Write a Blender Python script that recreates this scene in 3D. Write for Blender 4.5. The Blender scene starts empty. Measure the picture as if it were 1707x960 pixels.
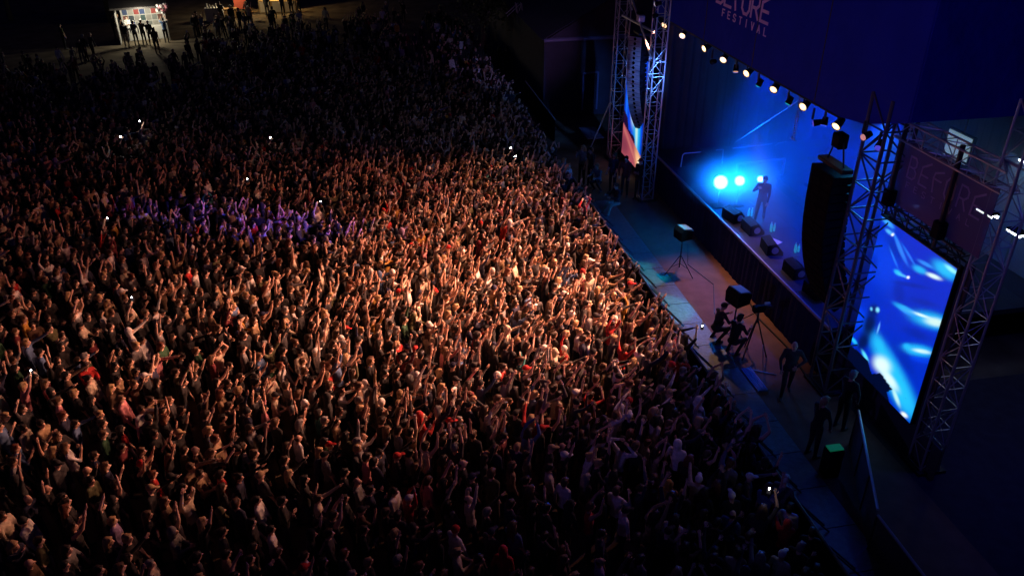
import bpy, bmesh, math, random
import numpy as np
from mathutils import Vector, Matrix, Euler, Quaternion

random.seed(7); rng = np.random.default_rng(7)
scn = bpy.context.scene
COL = scn.collection
PI = math.pi

# ------------------------------------------------------------------ camera
CAM_H = 13.0
cam_d = bpy.data.cameras.new('camera'); cam = bpy.data.objects.new('camera', cam_d); COL.objects.link(cam)
cam.location = (0, 0, CAM_H); cam.rotation_euler = (math.radians(60.5), 0, 0)
cam_d.sensor_width = 36.0; cam_d.lens = 1345 / 1707 * 36; cam_d.clip_start = 0.2; cam_d.clip_end = 1000
scn.camera = cam

# ------------------------------------------------------------------ night sky
world = bpy.data.worlds.new('World'); scn.world = world; world.use_nodes = True
wn = world.node_tree.nodes; wl = world.node_tree.links
bg = wn['Background']
sky = wn.new('ShaderNodeTexSky'); sky.sky_type = 'NISHITA'; sky.sun_disc = False
sky.sun_elevation = math.radians(-6); sky.sun_rotation = math.radians(120)
wmix = wn.new('ShaderNodeMix'); wmix.data_type = 'RGBA'; wmix.inputs[0].default_value = 0.9
wl.new(sky.outputs[0], wmix.inputs[6]); wmix.inputs[7].default_value = (0.045, 0.05, 0.42, 1)   # deep blue ambient added to lift the blacks
wl.new(wmix.outputs[2], bg.inputs[0]); bg.inputs[1].default_value = 0.04
scn.view_settings.view_transform = 'Standard'; scn.view_settings.look = 'None'
scn.view_settings.exposure = 0.0; scn.view_settings.gamma = 1.0
scn.cycles.use_denoising = True
scn.cycles.max_bounces = 5; scn.cycles.diffuse_bounces = 2; scn.cycles.glossy_bounces = 2
scn.cycles.transparent_max_bounces = 12; scn.cycles.volume_bounces = 0
scn.cycles.sample_clamp_indirect = 3.0
scn.cycles.use_adaptive_sampling = True; scn.cycles.adaptive_threshold = 0.005

# ------------------------------------------------------------------ light levels
WARM = 7600.0                         # each lamp of the roof edge
SMOKE = 0.12
PUFF = 0.5
BEAM = 640.0
BLUE = (.0, .025, 1.0)
WASH = [  # place (s, t, z), aim, power, cone, colour
 (26.5, 14.4, 6.9, (26.0, 14.4, 1.5), 1800, 80, BLUE), (22.8, 14.8, 6.9, (22.5, 14.4, 1.5), 2800, 80, BLUE), (19.3, 14.4, 6.9, (19.5, 14.0, 1.5), 2600, 80, BLUE),
 (20.2, 16.4, 1.95, (27.5, 15.0, 3.4), 900, 80, (.0, .045, 1.0)), (22.6, 18.6, 1.95, (29.0, 17.5, 4.0), 700, 90, (.0, .10, 1.0)),
]
KIOSK_P, STALL_P, TABLE_P = 270, 220, 160

# stage frame: s runs along the stage front away from the camera, t runs from the crowd to the back of the stage
AZ = math.radians(-10.9)
U = Vector((math.sin(AZ), math.cos(AZ), 0)); Wv = Vector((math.cos(AZ), -math.sin(AZ), 0))
STAGE_ROT = -AZ                       # rotation that turns +Y into the s direction
def S(s, t, z=0.0): return U * s + Wv * t + Vector((0, 0, z))
def to_st(x, y): return (x * U.x + y * U.y, x * Wv.x + y * Wv.y)
STH, CTH = math.sin(math.radians(29.5)), math.cos(math.radians(29.5))
def picture(p):                       # where a place shows in the photograph (used to choose who is nearest and where the crowd thins out)
    dx, dy, dz = p[0], p[1], p[2] - CAM_H
    f = dy * CTH - dz * STH; u = dy * STH + dz * CTH
    return 853.5 + 1345 * dx / f, 480 - 1345 * u / f, f

# ------------------------------------------------------------------ materials
MATS = {}
def mat(name, col=(.5, .5, .5), rough=.6, metal=0.0, emit=None, estr=0.0, noise=None, bump=0.0, spec=.5, scale=6.0, sheen=0.0):
    if name in MATS: return MATS[name]
    m = bpy.data.materials.new(name); m.use_nodes = True; MATS[name] = m
    nt = m.node_tree; b = nt.nodes['Principled BSDF']
    b.inputs['Base Color'].default_value = (*col, 1); b.inputs['Roughness'].default_value = rough
    b.inputs['Metallic'].default_value = metal; b.inputs['Specular IOR Level'].default_value = spec
    if sheen: b.inputs['Sheen Weight'].default_value = sheen
    if emit: b.inputs['Emission Color'].default_value = (*emit, 1); b.inputs['Emission Strength'].default_value = estr
    if noise or bump:
        tc = nt.nodes.new('ShaderNodeTexCoord'); nz = nt.nodes.new('ShaderNodeTexNoise')
        nz.inputs['Scale'].default_value = scale; nz.inputs['Detail'].default_value = 6
        nt.links.new(tc.outputs['Object'], nz.inputs['Vector'])
        if noise:
            r = nt.nodes.new('ShaderNodeValToRGB'); r.color_ramp.elements[0].position = .3; r.color_ramp.elements[1].position = .72
            r.color_ramp.elements[0].color = (*col, 1); r.color_ramp.elements[1].color = (*noise, 1)
            nt.links.new(nz.outputs['Fac'], r.inputs[0]); nt.links.new(r.outputs[0], b.inputs['Base Color'])
        if bump:
            bp = nt.nodes.new('ShaderNodeBump'); bp.inputs['Strength'].default_value = bump; bp.inputs['Distance'].default_value = .03
            nt.links.new(nz.outputs['Fac'], bp.inputs['Height']); nt.links.new(bp.outputs[0], b.inputs['Normal'])
    return m

def attr_mat(name, attr, rough, vary=0.25, bump=.3, scale=22.0, spec=.35, sheen=0.0):
    """Material whose base colour is the wearer's own (hair, skin, cloth): read from the instancer or from the object's property."""
    m = bpy.data.materials.new(name); m.use_nodes = True; MATS[name] = m
    nt = m.node_tree; b = nt.nodes['Principled BSDF']; b.inputs['Roughness'].default_value = rough
    b.inputs['Specular IOR Level'].default_value = spec
    if sheen: b.inputs['Sheen Weight'].default_value = sheen
    a = nt.nodes.new('ShaderNodeAttribute'); a.attribute_type = 'INSTANCER'; a.attribute_name = attr
    tc = nt.nodes.new('ShaderNodeTexCoord'); nz = nt.nodes.new('ShaderNodeTexNoise')
    nz.inputs['Scale'].default_value = scale; nz.inputs['Detail'].default_value = 4
    nt.links.new(tc.outputs['Object'], nz.inputs['Vector'])
    mr = nt.nodes.new('ShaderNodeMapRange'); mr.inputs[1].default_value = .3; mr.inputs[2].default_value = .7
    mr.inputs[3].default_value = 1 - vary; mr.inputs[4].default_value = 1 + vary * .5
    nt.links.new(nz.outputs['Fac'], mr.inputs[0])
    vm = nt.nodes.new('ShaderNodeVectorMath'); vm.operation = 'SCALE'
    nt.links.new(a.outputs['Vector'], vm.inputs[0]); nt.links.new(mr.outputs[0], vm.inputs['Scale'])
    nt.links.new(vm.outputs[0], b.inputs['Base Color'])
    bp = nt.nodes.new('ShaderNodeBump'); bp.inputs['Strength'].default_value = bump; bp.inputs['Distance'].default_value = .02
    nt.links.new(nz.outputs['Fac'], bp.inputs['Height']); nt.links.new(bp.outputs[0], b.inputs['Normal'])
    return m

M_SKIN = attr_mat('skin', 'skin_col', .5, .12, .1, 30)
M_TOP = attr_mat('top_cloth', 'top_col', .85, .3, .6, 14, sheen=.1)
M_LEG = attr_mat('trouser_cloth', 'leg_col', .85, .3, .5, 14)
M_HAIR = attr_mat('hair', 'hair_col', .45, .4, .6, 60)
M_SHOE = mat('shoe', (.05, .05, .055), .6)
M_EYE = mat('eye', (.01, .008, .007), .2)
M_LIP = mat('lip', (.30, .09, .075), .5)
BODY_MATS = [M_SKIN, M_TOP, M_LEG, M_SHOE, M_EYE, M_LIP]

# ------------------------------------------------------------------ object helpers
def link(name, me, parent=None, loc=None, rot=None):
    o = bpy.data.objects.new(name, me); COL.objects.link(o)
    if parent is not None: o.parent = parent
    if loc is not None: o.location = loc
    if rot is not None: o.rotation_euler = rot
    return o
def tag(o, label=None, cat=None, group=None, kind=None):
    if label: o['label'] = label
    if cat: o['category'] = cat
    if group: o['group'] = group
    if kind: o['kind'] = kind
    return o
def thing(name, loc, label, cat, group=None, rotz=0.0):
    o = bpy.data.objects.new(name, None); o.empty_display_size = .2; COL.objects.link(o)
    o.location = loc; o.rotation_euler = (0, 0, rotz)
    return tag(o, label, cat, group)
def copy_tree(o, parent=None):
    kids = list(o.children)
    c = o.copy(); COL.objects.link(c)
    if parent is not None: c.parent = parent
    for k in kids: copy_tree(k, c)
    return c

class MB:
    """collects shapes into one bmesh"""
    def __init__(self): self.b = bmesh.new()
    def box(self, c, d, rot=None, bevel=0.0):
        r = bmesh.ops.create_cube(self.b, size=1.0)
        M = Matrix.Translation(Vector(c)) @ (rot.to_4x4() if rot is not None else Matrix()) @ Matrix.Diagonal((*d, 1))
        bmesh.ops.transform(self.b, matrix=M, verts=r['verts'])
        if bevel:
            es = list({e for v in r['verts'] for e in v.link_edges})
            bmesh.ops.bevel(self.b, geom=es, offset=bevel, segments=1, affect='EDGES')
        return self
    def tube(self, a, b, r, r2=None, n=6, caps=True):
        a = Vector(a); b = Vector(b); d = b - a; L = d.length
        if L < 1e-6: return self
        q = d.to_track_quat('Z', 'Y').to_matrix().to_4x4()
        M = Matrix.Translation((a + b) / 2) @ q
        bmesh.ops.create_cone(self.b, cap_ends=caps, segments=n, radius1=r, radius2=r if r2 is None else r2, depth=L, matrix=M)
        return self
    def path(self, pts, r, n=6):
        for a, b in zip(pts[:-1], pts[1:]): self.tube(a, b, r, n=n)
        return self
    def ball(self, c, rad, u=10, v=7, rot=None):
        r = rad if hasattr(rad, '__len__') else (rad, rad, rad)
        M = Matrix.Translation(Vector(c)) @ (rot.to_4x4() if rot is not None else Matrix()) @ Matrix.Diagonal((*r, 1))
        bmesh.ops.create_uvsphere(self.b, u_segments=u, v_segments=v, radius=1.0, matrix=M)
        return self
    def quad(self, *p):
        self.b.faces.new([self.b.verts.new(Vector(q)) for q in p]); return self
    def prism(self, pts, d):
        """outline pts pushed along vector d"""
        d = Vector(d); a = [self.b.verts.new(Vector(p)) for p in pts]; c = [self.b.verts.new(Vector(p) + d) for p in pts]
        self.b.faces.new(a); self.b.faces.new(c[::-1]); n = len(a)
        for i in range(n): self.b.faces.new((a[i], a[(i + 1) % n], c[(i + 1) % n], c[i]))
        return self
    def mesh(self, name, m, smooth=False):
        bmesh.ops.recalc_face_normals(self.b, faces=self.b.faces[:])
        me = bpy.data.meshes.new(name); self.b.to_mesh(me); self.b.free()
        me.materials.append(m)
        if smooth: me.polygons.foreach_set('use_smooth', [True] * len(me.polygons))
        return me
    def part(self, name, m, parent=None, loc=None, rot=None, smooth=False):
        return link(name, self.mesh(name, m, smooth), parent, loc, rot)

def spot(name, loc, target, power, col, angle=60, blend=1.0, size=.08, parent=None):
    l = bpy.data.lights.new(name, 'SPOT'); l.energy = power; l.color = col; l.spot_size = math.radians(angle)
    l.spot_blend = blend; l.shadow_soft_size = size
    o = bpy.data.objects.new(name, l); COL.objects.link(o)
    d = Vector(target) - Vector(loc)
    o.location = loc; o.rotation_euler = d.to_track_quat('-Z', 'Y').to_euler()
    if parent is not None:
        o.parent = parent; o.matrix_parent_inverse = parent.matrix_basis.inverted()
    return o
def point(name, loc, power, col, size=.05):
    l = bpy.data.lights.new(name, 'POINT'); l.energy = power; l.color = col; l.shadow_soft_size = size
    o = bpy.data.objects.new(name, l); COL.objects.link(o); o.location = loc; return o


# ------------------------------------------------------------------ shared pieces
M_ALU = mat('truss_aluminium', (.50, .51, .54), .38, .55)
M_SHADEALU = mat('shaded_truss', (.085, .085, .10), .45, .3)  # darker copy of the truss metal, silhouette shade put into its colour
M_BLACK = mat('black_steel', (.02, .02, .023), .5, .2)
M_BLACKBOX = mat('black_paint', (.005, .005, .009), .6, 0, None, 0, (.009, .009, .014), .2, spec=.06, scale=18)
M_GRILLE = mat('speaker_grille', (.005, .005, .009), .8, 0, bump=.5, spec=.04, scale=90)
M_CLOTH = mat('black_drape', (.05, .05, .065), .9, 0, None, 0, (.075, .075, .09), .4, scale=5)
M_VINYL = mat('navy_vinyl', (.012, .03, .40), .8, 0, None, 0, (.016, .036, .48), .35, spec=.06, scale=1.2)
for nd in M_VINYL.node_tree.nodes:
    if nd.type == 'BUMP': nd.inputs['Distance'].default_value = .22; nd.inputs['Strength'].default_value = .55
M_LETTER = mat('lilac_print', (.85, .66, .90), .6)
M_WHITE = mat('white_paint', (.75, .74, .70), .5)
BAR = {}
def bar_mesh(m, n=6):
    k = (m.name, n)
    if k not in BAR:
        BAR[k] = MB().tube((0, 0, -.5), (0, 0, .5), 1.0, n=n).mesh('bar', m, False)
    return BAR[k]
def bar(name, a, b, r, m, parent, n=6):
    """a round bar between two places (world), as a part of PARENT, sharing one mesh with its likes"""
    a = Vector(a); b = Vector(b); d = b - a
    o = link(name, bar_mesh(m, n), parent)
    off = parent.location if parent is not None else Vector()
    o.location = (a + b) / 2 - off; o.rotation_mode = 'QUATERNION'; o.rotation_quaternion = d.to_track_quat('Z', 'Y'); o.scale = (r, r, d.length)
    return o
def box_part(name, c, d, m, parent, rotz=STAGE_ROT, bevel=0.0, tilt=None):
    """a box centred at world place c; its own axes: x across the stage (t), y along it (s)"""
    off = parent.location if parent is not None else Vector()
    me = MB().box((0, 0, 0), d, bevel=bevel).mesh(name, m)
    o = link(name, me, parent, Vector(c) - off, (0, 0, -rotz) if tilt is None else tilt)
    return o
SR = AZ   # rotation about z that turns local x into t and local y into s
def rz(o): o.rotation_euler = (0, 0, -SR * 1.0); return o
ROTZ = math.atan2(Wv.y, Wv.x)         # local x -> t, local y -> s
def sbox(name, s, t, z, ds, dt, dz, m, parent, bevel=0.0):
    off = parent.location if parent is not None else Vector()
    return link(name, MB().box((0, 0, 0), (dt, ds, dz), bevel=bevel).mesh(name, m), parent, S(s, t, z) - off, (0, 0, ROTZ))

def truss(parent, a, b, e1, e2, w, h, bays, rc=.025, rb=.011, m=M_ALU):
    """box truss from a to b; e1, e2 are the unit directions of its cross-section"""
    a = Vector(a); b = Vector(b)
    cs = [e1 * (w / 2 * i) + e2 * (h / 2 * j) for i, j in ((-1, -1), (1, -1), (1, 1), (-1, 1))]
    for c in cs: bar('chord', a + c, b + c, rc, m, parent)
    for k in range(bays):
        p = a.lerp(b, k / bays); q = a.lerp(b, (k + 1) / bays)
        for f in range(4):
            c0, c1 = cs[f], cs[(f + 1) % 4]
            if (k + f) % 2: c0, c1 = c1, c0
            bar('brace', p + c0, q + c1, rb, m, parent, 5)
            bar('brace', p + c0, p + c1, rb, m, parent, 5)
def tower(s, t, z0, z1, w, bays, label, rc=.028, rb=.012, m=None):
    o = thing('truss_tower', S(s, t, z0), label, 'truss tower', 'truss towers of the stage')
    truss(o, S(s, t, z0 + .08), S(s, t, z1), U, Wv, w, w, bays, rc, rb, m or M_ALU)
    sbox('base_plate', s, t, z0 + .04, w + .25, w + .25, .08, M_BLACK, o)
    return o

# ------------------------------------------------------------------ ground and pit
def ground_mat():
    m = mat('trampled_ground', (.085, .068, .046), .95, 0, None, 0, (.19, .155, .105), .6, scale=.9, spec=.1)
    return m
g = MB(); g.quad((-300, -60, 0), (300, -60, 0), (300, 420, 0), (-300, 420, 0))
tag(g.part('ground', ground_mat()), None, None, None, 'structure')
g = MB(); g.quad(S(-30, 9.72, .004), S(15.2, 9.72, .004), S(15.2, 60, .004), S(-30, 60, .004))
tag(g.part('shade_sheet', mat('ground_shade', (.04, .04, .048), .95, 0, None, 0, (.06, .06, .07), .4, scale=3, spec=.1)), None, None, None, 'structure')  # dark sheet over the tan ground, its unlit tone put into the colour
g = MB(); n = 24
g.quad(S(8, 9.68, .009), S(8, 11.74, .009), S(29.5, 11.74, .009), S(29.5, 9.68, .009))
tag(g.part('pit_floor', mat('red_brown_ply', (.15, .062, .040), .8, 0, None, 0, (.23, .10, .065), .35, scale=2.2)), None, None, None, 'structure')

M_PLATE = mat('step_plate_metal', (.11, .125, .135), .5, .3, None, 0, (.17, .185, .19), .5, scale=7)
def barrier(s):
    o = thing('crowd_barrier', S(s, 7.95, 0), 'metal crowd barrier section with a wide step plate facing the pit', 'barrier', 'crowd barrier sections along the pit')
    sbox('panel', s, 7.98, .58, 1.16, .03, 1.08, M_BLACKBOX, o)
    bar('top_rail', S(s - .6, 7.98, 1.16), S(s + .6, 7.98, 1.16), .03, M_SHADEALU, o)
    sbox('step_plate', s, 8.86, .035, 1.17, 1.56, .03, M_PLATE, o)
    for d in (-.5, .5): bar('strut', S(s + d, 8.02, 1.05), S(s + d, 8.95, .06), .02, M_SHADEALU, o)
    return o
for k in range(18): barrier(8.0 + k * 1.19)

# ------------------------------------------------------------------ stage platform
st = thing('stage_platform', S(23, 11.75, 0), 'long raised stage deck with a plain dark cloth skirt facing the pit', 'stage')
M_DECK = mat('deck_ply', (.028, .03, .05), .35, 0, None, 0, (.042, .046, .07), .15, scale=1.5)
for i in range(7):
    for j in range(4):
        sbox('deck_panel', 17.2 + i * 2.0, 12.79 + j * 2.04, 1.42, 1.985, 2.025, .16, M_DECK, st)
b = MB(); N = 150
for i in range(N):
    s0, s1 = 16.15 + i * 14.1 / N, 16.15 + (i + 1) * 14.1 / N
    f = lambda s: 11.70 + .018 * math.sin(s * 21) + .012 * math.sin(s * 8.3)
    b.quad(S(s0, f(s0), .02), S(s1, f(s1), .02), S(s1, f(s1) + .03, 1.40), S(s0, f(s0) + .03, 1.40))
sk = b.mesh('skirt', mat('skirt_cloth', (.018, .02, .06), .9, 0, None, 0, (.024, .026, .075), .4, scale=3, spec=.05)); link('skirt', sk, st, -st.location)
sbox('edge_trim', 23.2, 11.74, 1.47, 14.1, .05, .08, mat('edge_metal', (.35, .36, .42), .4, .4), st)
for k in range(3):
    sbox('stair_step', 30.6, 12.4 + 0 * k, .3 + .4 * k, .9 - .25 * k, 1.0, .08, M_BLACKBOX, st)

def drape(name, a, b_, z0, z1, label, m, width=1.6):
    """hanging cloth in panels between two places on the plan (s,t)"""
    A = S(*a); B = S(*b_); L = (B - A).length; n = max(1, round(L / width)); d = (B - A) / n; nrm = Vector((-d.y, d.x, 0)).normalized()
    o = thing(name, A, label, 'drape')
    for i in range(n):
        mb = MB(); q = 26; ph = i * 1.7
        P = [d * (k / q * .992) + nrm * (.05 * math.sin(k / q * 2 * PI * 4 + ph) + .02 * math.sin(k * 1.3 + ph)) for k in range(q + 1)]
        for k in range(q): mb.quad(P[k] + Vector((0, 0, z0)), P[k + 1] + Vector((0, 0, z0)), P[k + 1] * 1.0 + Vector((0, 0, z1)), P[k] + Vector((0, 0, z1)))
        mb.part('drape_panel', m, o, d * i, None, True)
    return o
drape('back_drape', (13.5, 20.3), (30.6, 20.3), 0, 8.5, 'pleated dark drape closing the rear of the stage, blue lit', mat('stage_drape', (.045, .045, .055), .9, bump=.3, scale=4, spec=.1))
drape('side_drape', (30.4, 11.95), (30.4, 20.2), 0, 8.5, 'pleated dark drape closing the far end of the stage, blue lit', MATS['stage_drape'])

# ------------------------------------------------------------------ roof
rf = thing('stage_roof', S(23, 11.4, 6.9), 'huge navy stage roof with a lettered front banner', 'stage roof')
O = rf.location
def poly(name, pts_, d, m): return link(name, MB().prism([p - O for p in pts_], d).mesh(name, m), rf)
poly('front_banner', [S(30.3, 11.4, 6.98), S(17.2, 11.4, 6.98), S(16.2, 11.4, 7.12), S(14.75, 11.4, 7.60), S(14.75, 11.4, 10.9), S(30.3, 11.4, 10.9)], Wv * .04, M_VINYL)
poly('side_banner', [S(14.70, 11.42, 7.62), S(14.70, 21, 7.62), S(14.70, 21, 10.9), S(14.70, 11.42, 10.9)], U * .04, M_VINYL)
poly('roof_sheet', [S(14.7, 11.4, 10.9), S(30.3, 11.4, 10.9), S(30.3, 21, 10.9), S(14.7, 21, 10.9)], Vector((0, 0, .06)), M_VINYL)
poly('ceiling', [S(14.8, 11.6, 8.4), S(30.2, 11.6, 8.4), S(30.2, 20.9, 8.4), S(14.8, 20.9, 8.4)], Vector((0, 0, .05)), M_CLOTH)
poly('far_banner', [S(30.3, 11.42, 6.98), S(30.3, 21, 6.98), S(30.3, 21, 10.9), S(30.3, 11.42, 10.9)], U * .04, M_VINYL)
for k, s in enumerate((18.4, 22.0, 25.6, 29.0)): poly('banner_seam', [S(s, 11.385, 7.0), S(s + .035, 11.385, 7.0), S(s + .035, 11.385, 10.88), S(s, 11.385, 10.88)], Wv * .012, M_CLOTH)
bar('hem_pipe', S(30.3, 11.42, 6.95), S(17.2, 11.42, 6.95), .035, M_BLACK, rf)

GLYPH = {
 'B': [[(0, 0), (0, 1), (.66, 1), (.88, .86), (.88, .64), (.66, .52), (0, .52)], [(.66, .52), (1, .36), (1, .14), (.7, 0), (0, 0)]],
 'E': [[(1, 1.12), (.08, .80), (0, 0), (1, 0)], [(.04, .46), (.9, .46)]],
 'Eplain': [[(1, 1), (0, 1), (0, 0), (1, 0)], [(0, .52), (.85, .52)]],
 'F': [[(1, 1.05), (.1, .86), (.0, .62), (.22, 0)], [(.0, .60), (.92, .60)]],
 'Fplain': [[(1, 1), (0, 1), (0, 0)], [(0, .52), (.8, .52)]],
 'O': [[(.3, 0), (.72, 0), (1, .22), (1, .78), (.72, 1), (.3, 1), (0, .78), (0, .22), (.3, 0)]],
 'R': [[(0, 0), (.06, 1), (.7, 1), (.98, .84), (.98, .6), (.66, .44), (.04, .44)], [(.5, .44), (.95, 0)]],
 'S': [[(1, .86), (.75, 1), (.25, 1), (0, .84), (0, .64), (1, .36), (1, .15), (.75, 0), (.25, 0), (0, .14)]],
 'T': [[(0, 1), (1, 1)], [(.5, 1), (.5, 0)]], 'I': [[(.5, 1), (.5, 0)]], 'V': [[(0, 1), (.5, 0), (1, 1)]],
 'A': [[(0, 0), (.5, 1), (1, 0)], [(.2, .36), (.8, .36)]], 'L': [[(0, 1), (0, 0), (.9, 0)]],
}
def letter(gl, s0, t, z0, w, h, sw, m, parent, depth=.014):
    """upright lettering on a plane of constant t that faces the crowd; reads toward falling s"""
    b = MB()
    for path in GLYPH[gl]:
        P = [(s0 - x * w, z0 + y * h) for x, y in path]
        for i, ((a0, a1), (c0, c1)) in enumerate(zip(P[:-1], P[1:])):
            d = Vector((c0 - a0, c1 - a1)); L = d.length; d.normalize(); nn = Vector((-d.y, d.x)) * sw / 2; e = d * sw * .42
            pp = [(a0 - e.x + nn.x, a1 - e.y + nn.y), (c0 + e.x + nn.x, c1 + e.y + nn.y), (c0 + e.x - nn.x, c1 + e.y - nn.y), (a0 - e.x - nn.x, a1 - e.y - nn.y)]
            b.prism([S(q[0], t - depth - .0006 * i, q[1]) - parent.location for q in pp], Wv * depth)
    return link('letter', b.mesh('letter', m), parent)
SIGN_B = [('B', 24.95), ('E', 24.36), ('F', 23.66), ('O', 23.12), ('R', 22.52), ('E', 21.92)]
for gname, s0 in SIGN_B: letter(gname, s0, 11.395, 8.32, .47, .62, .085, M_LETTER, rf)
for k, gname in enumerate(('Fplain', 'Eplain', 'S', 'T', 'I', 'V', 'A', 'L')): letter(gname, 24.42 - k * .405, 11.395, 7.98, .15, .20, .036, M_LETTER, rf)

# ------------------------------------------------------------------ towers, trusses, side wings
tower(28.75, 11.05, 0, 8.3, .46, 15, 'slim truss tower at the far end of the stage opening')
tower(33.55, 11.2, 0, 8.6, .50, 14, 'truss tower on the outer edge of the far screen')
tower(15.72, 11.75, 0, 7.9, .74, 11, 'thick truss tower behind the large dark speaker column', .045, .022, M_SHADEALU)
tower(12.42, 12.25, 0, 8.7, .46, 15, 'leaning looking truss tower on the outer edge of the big screen')
tr = thing('wing_truss', S(14, 12, 7.2), 'horizontal box truss above the see-through lettered wing banner', 'truss')
truss(tr, S(15.6, 12.0, 7.22), S(12.2, 12.0, 7.22), Wv, Vector((0, 0, 1)), .42, .42, 7, .025, .012)
lt = thing('wing_truss', S(14, 12.05, 5.25), 'dark lower truss carrying the big screen', 'truss')
truss(lt, S(15.55, 12.1, 5.26), S(12.75, 12.1, 5.26), Wv, Vector((0, 0, 1)), .34, .34, 6, .03, .015, M_BLACK)
for s_, lb in ((15.35, 'dark chain hoist pole beside the thick truss tower'), (13.55, 'dark chain hoist pole crossing the middle of the wing banner')):
    o = thing('hoist_pole', S(s_, 11.86, 5.4), lb, 'hoist', 'hoist poles of the side wing')
    bar('pole', S(s_, 11.86, 5.7), S(s_, 11.86, 7.5), .055, M_BLACK, o, 8)
    sbox('motor', s_, 11.86, 5.62, .26, .22, .40, M_BLACKBOX, o, .03)
    bar('hook', S(s_, 11.86, 5.2), S(s_, 11.86, 5.45), .03, M_BLACK, o)
def mesh_banner_mat():
    m = bpy.data.materials.new('purple_mesh_banner'); m.use_nodes = True; nt = m.node_tree; b = nt.nodes['Principled BSDF']; out = nt.nodes['Material Output']
    b.inputs['Base Color'].default_value = (.20, .13, .26, 1); b.inputs['Roughness'].default_value = .8
    tr_ = nt.nodes.new('ShaderNodeBsdfTransparent'); mx = nt.nodes.new('ShaderNodeMixShader'); mx.inputs[0].default_value = .62
    nt.links.new(tr_.outputs[0], mx.inputs[1]); nt.links.new(b.outputs[0], mx.inputs[2]); nt.links.new(mx.outputs[0], out.inputs[0]); return m
wb = thing('wing_banner', S(14, 12.0, 5.5), 'see-through dark purple banner with faint lettering above the big screen', 'banner')
link('banner_cloth', MB().box((0, 0, 0), (.012, 3.2, 1.52)).mesh('banner_cloth', mesh_banner_mat()), wb, S(14.05, 12.0, 6.24) - wb.location, (0, 0, ROTZ))
M_FAINT = mat('faint_print', (.36, .24, .38), .7)
for k, gname in enumerate(('B', 'E', 'F', 'O', 'R', 'E')): letter(gname, 15.1 - k * .42, 11.985, 6.22, .27, .48, .045, M_FAINT, wb, .006)
for k, gname in enumerate(('Fplain', 'Eplain', 'S', 'T', 'I', 'V', 'A', 'L')): letter(gname, 15.05 - k * .29, 11.985, 5.98, .10, .13, .022, M_FAINT, wb, .006)
sbox('side_hem', 15.62, 12.0, 6.24, .05, .03, 1.52, M_CLOTH, wb)

# ------------------------------------------------------------------ screens
def paint_mat(name, strength):
    m = bpy.data.materials.new(name); m.use_nodes = True; nt = m.node_tree; b = nt.nodes['Principled BSDF']
    a = nt.nodes.new('ShaderNodeVertexColor'); a.layer_name = 'picture'
    b.inputs['Base Color'].default_value = (.01, .01, .012, 1); b.inputs['Roughness'].default_value = .5
    nt.links.new(a.outputs[0], b.inputs['Emission Color']); b.inputs['Emission Strength'].default_value = strength; return m
def inside(px, py, poly_):
    r = np.zeros(px.shape, bool); n = len(poly_)
    for i in range(n):
        x0, y0 = poly_[i]; x1, y1 = poly_[(i + 1) % n]
        c = ((y0 > py) != (y1 > py)) & (px < (x1 - x0) * (py - y0) / (y1 - y0 + 1e-9) + x0); r ^= c
    return r
def screen(name, sL, sR, t, z0, z1, picture_fn, nu, nv, strength, label):
    o = thing(name, S((sL + sR) / 2, t, z0), label, 'screen', 'video screens of the stage')
    u, v = np.meshgrid(np.linspace(0, 1, nu), np.linspace(0, 1, nv)); P = [S(sL + (sR - sL) * a, t, z0 + (z1 - z0) * c) - o.location for a, c in zip(u.ravel(), v.ravel())]
    F = [(j * nu + i, j * nu + i + 1, (j + 1) * nu + i + 1, (j + 1) * nu + i) for j in range(nv - 1) for i in range(nu - 1)]
    me = bpy.data.meshes.new('display'); me.from_pydata(P, [], F)
    col = me.color_attributes.new('picture', 'FLOAT_COLOR', 'POINT'); c = np.ones((nu * nv, 4), np.float32); c[:, :3] = picture_fn(u.ravel(), v.ravel())
    col.data.foreach_set('color', c.ravel()); me.materials.append(paint_mat(name + '_picture', strength)); link('display', me, o)
    zc = (z0 + z1) / 2; sc = (sL + sR) / 2
    sbox('cabinet', sc, t + .09, zc, sL - sR + .04, .15, z1 - z0 + .04, M_BLACKBOX, o)
    return o
def blobs(px, py, base, items, SZ=.92):
    c = np.tile(np.array(base, float), (px.size, 1))
    for (cx, cy, L, w_, ang, colr, amp) in items:
        a = math.radians(ang); dx, dy = px - cx, py - cy; p = dx * math.cos(a) + dy * math.sin(a); q = -dx * math.sin(a) + dy * math.cos(a)
        k = np.exp(-((p / (L * SZ)) ** 2 + (q / (w_ * SZ)) ** 2) ** 1.7)[:, None] * amp
        c = c * (1 - k) + np.array(colr) * k
    return c
CY = (.015, .45, .80); PALE = (.60, .80, .78); DEEP = (.0, .01, .28); SKYB = (.0, .05, .70)
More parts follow.
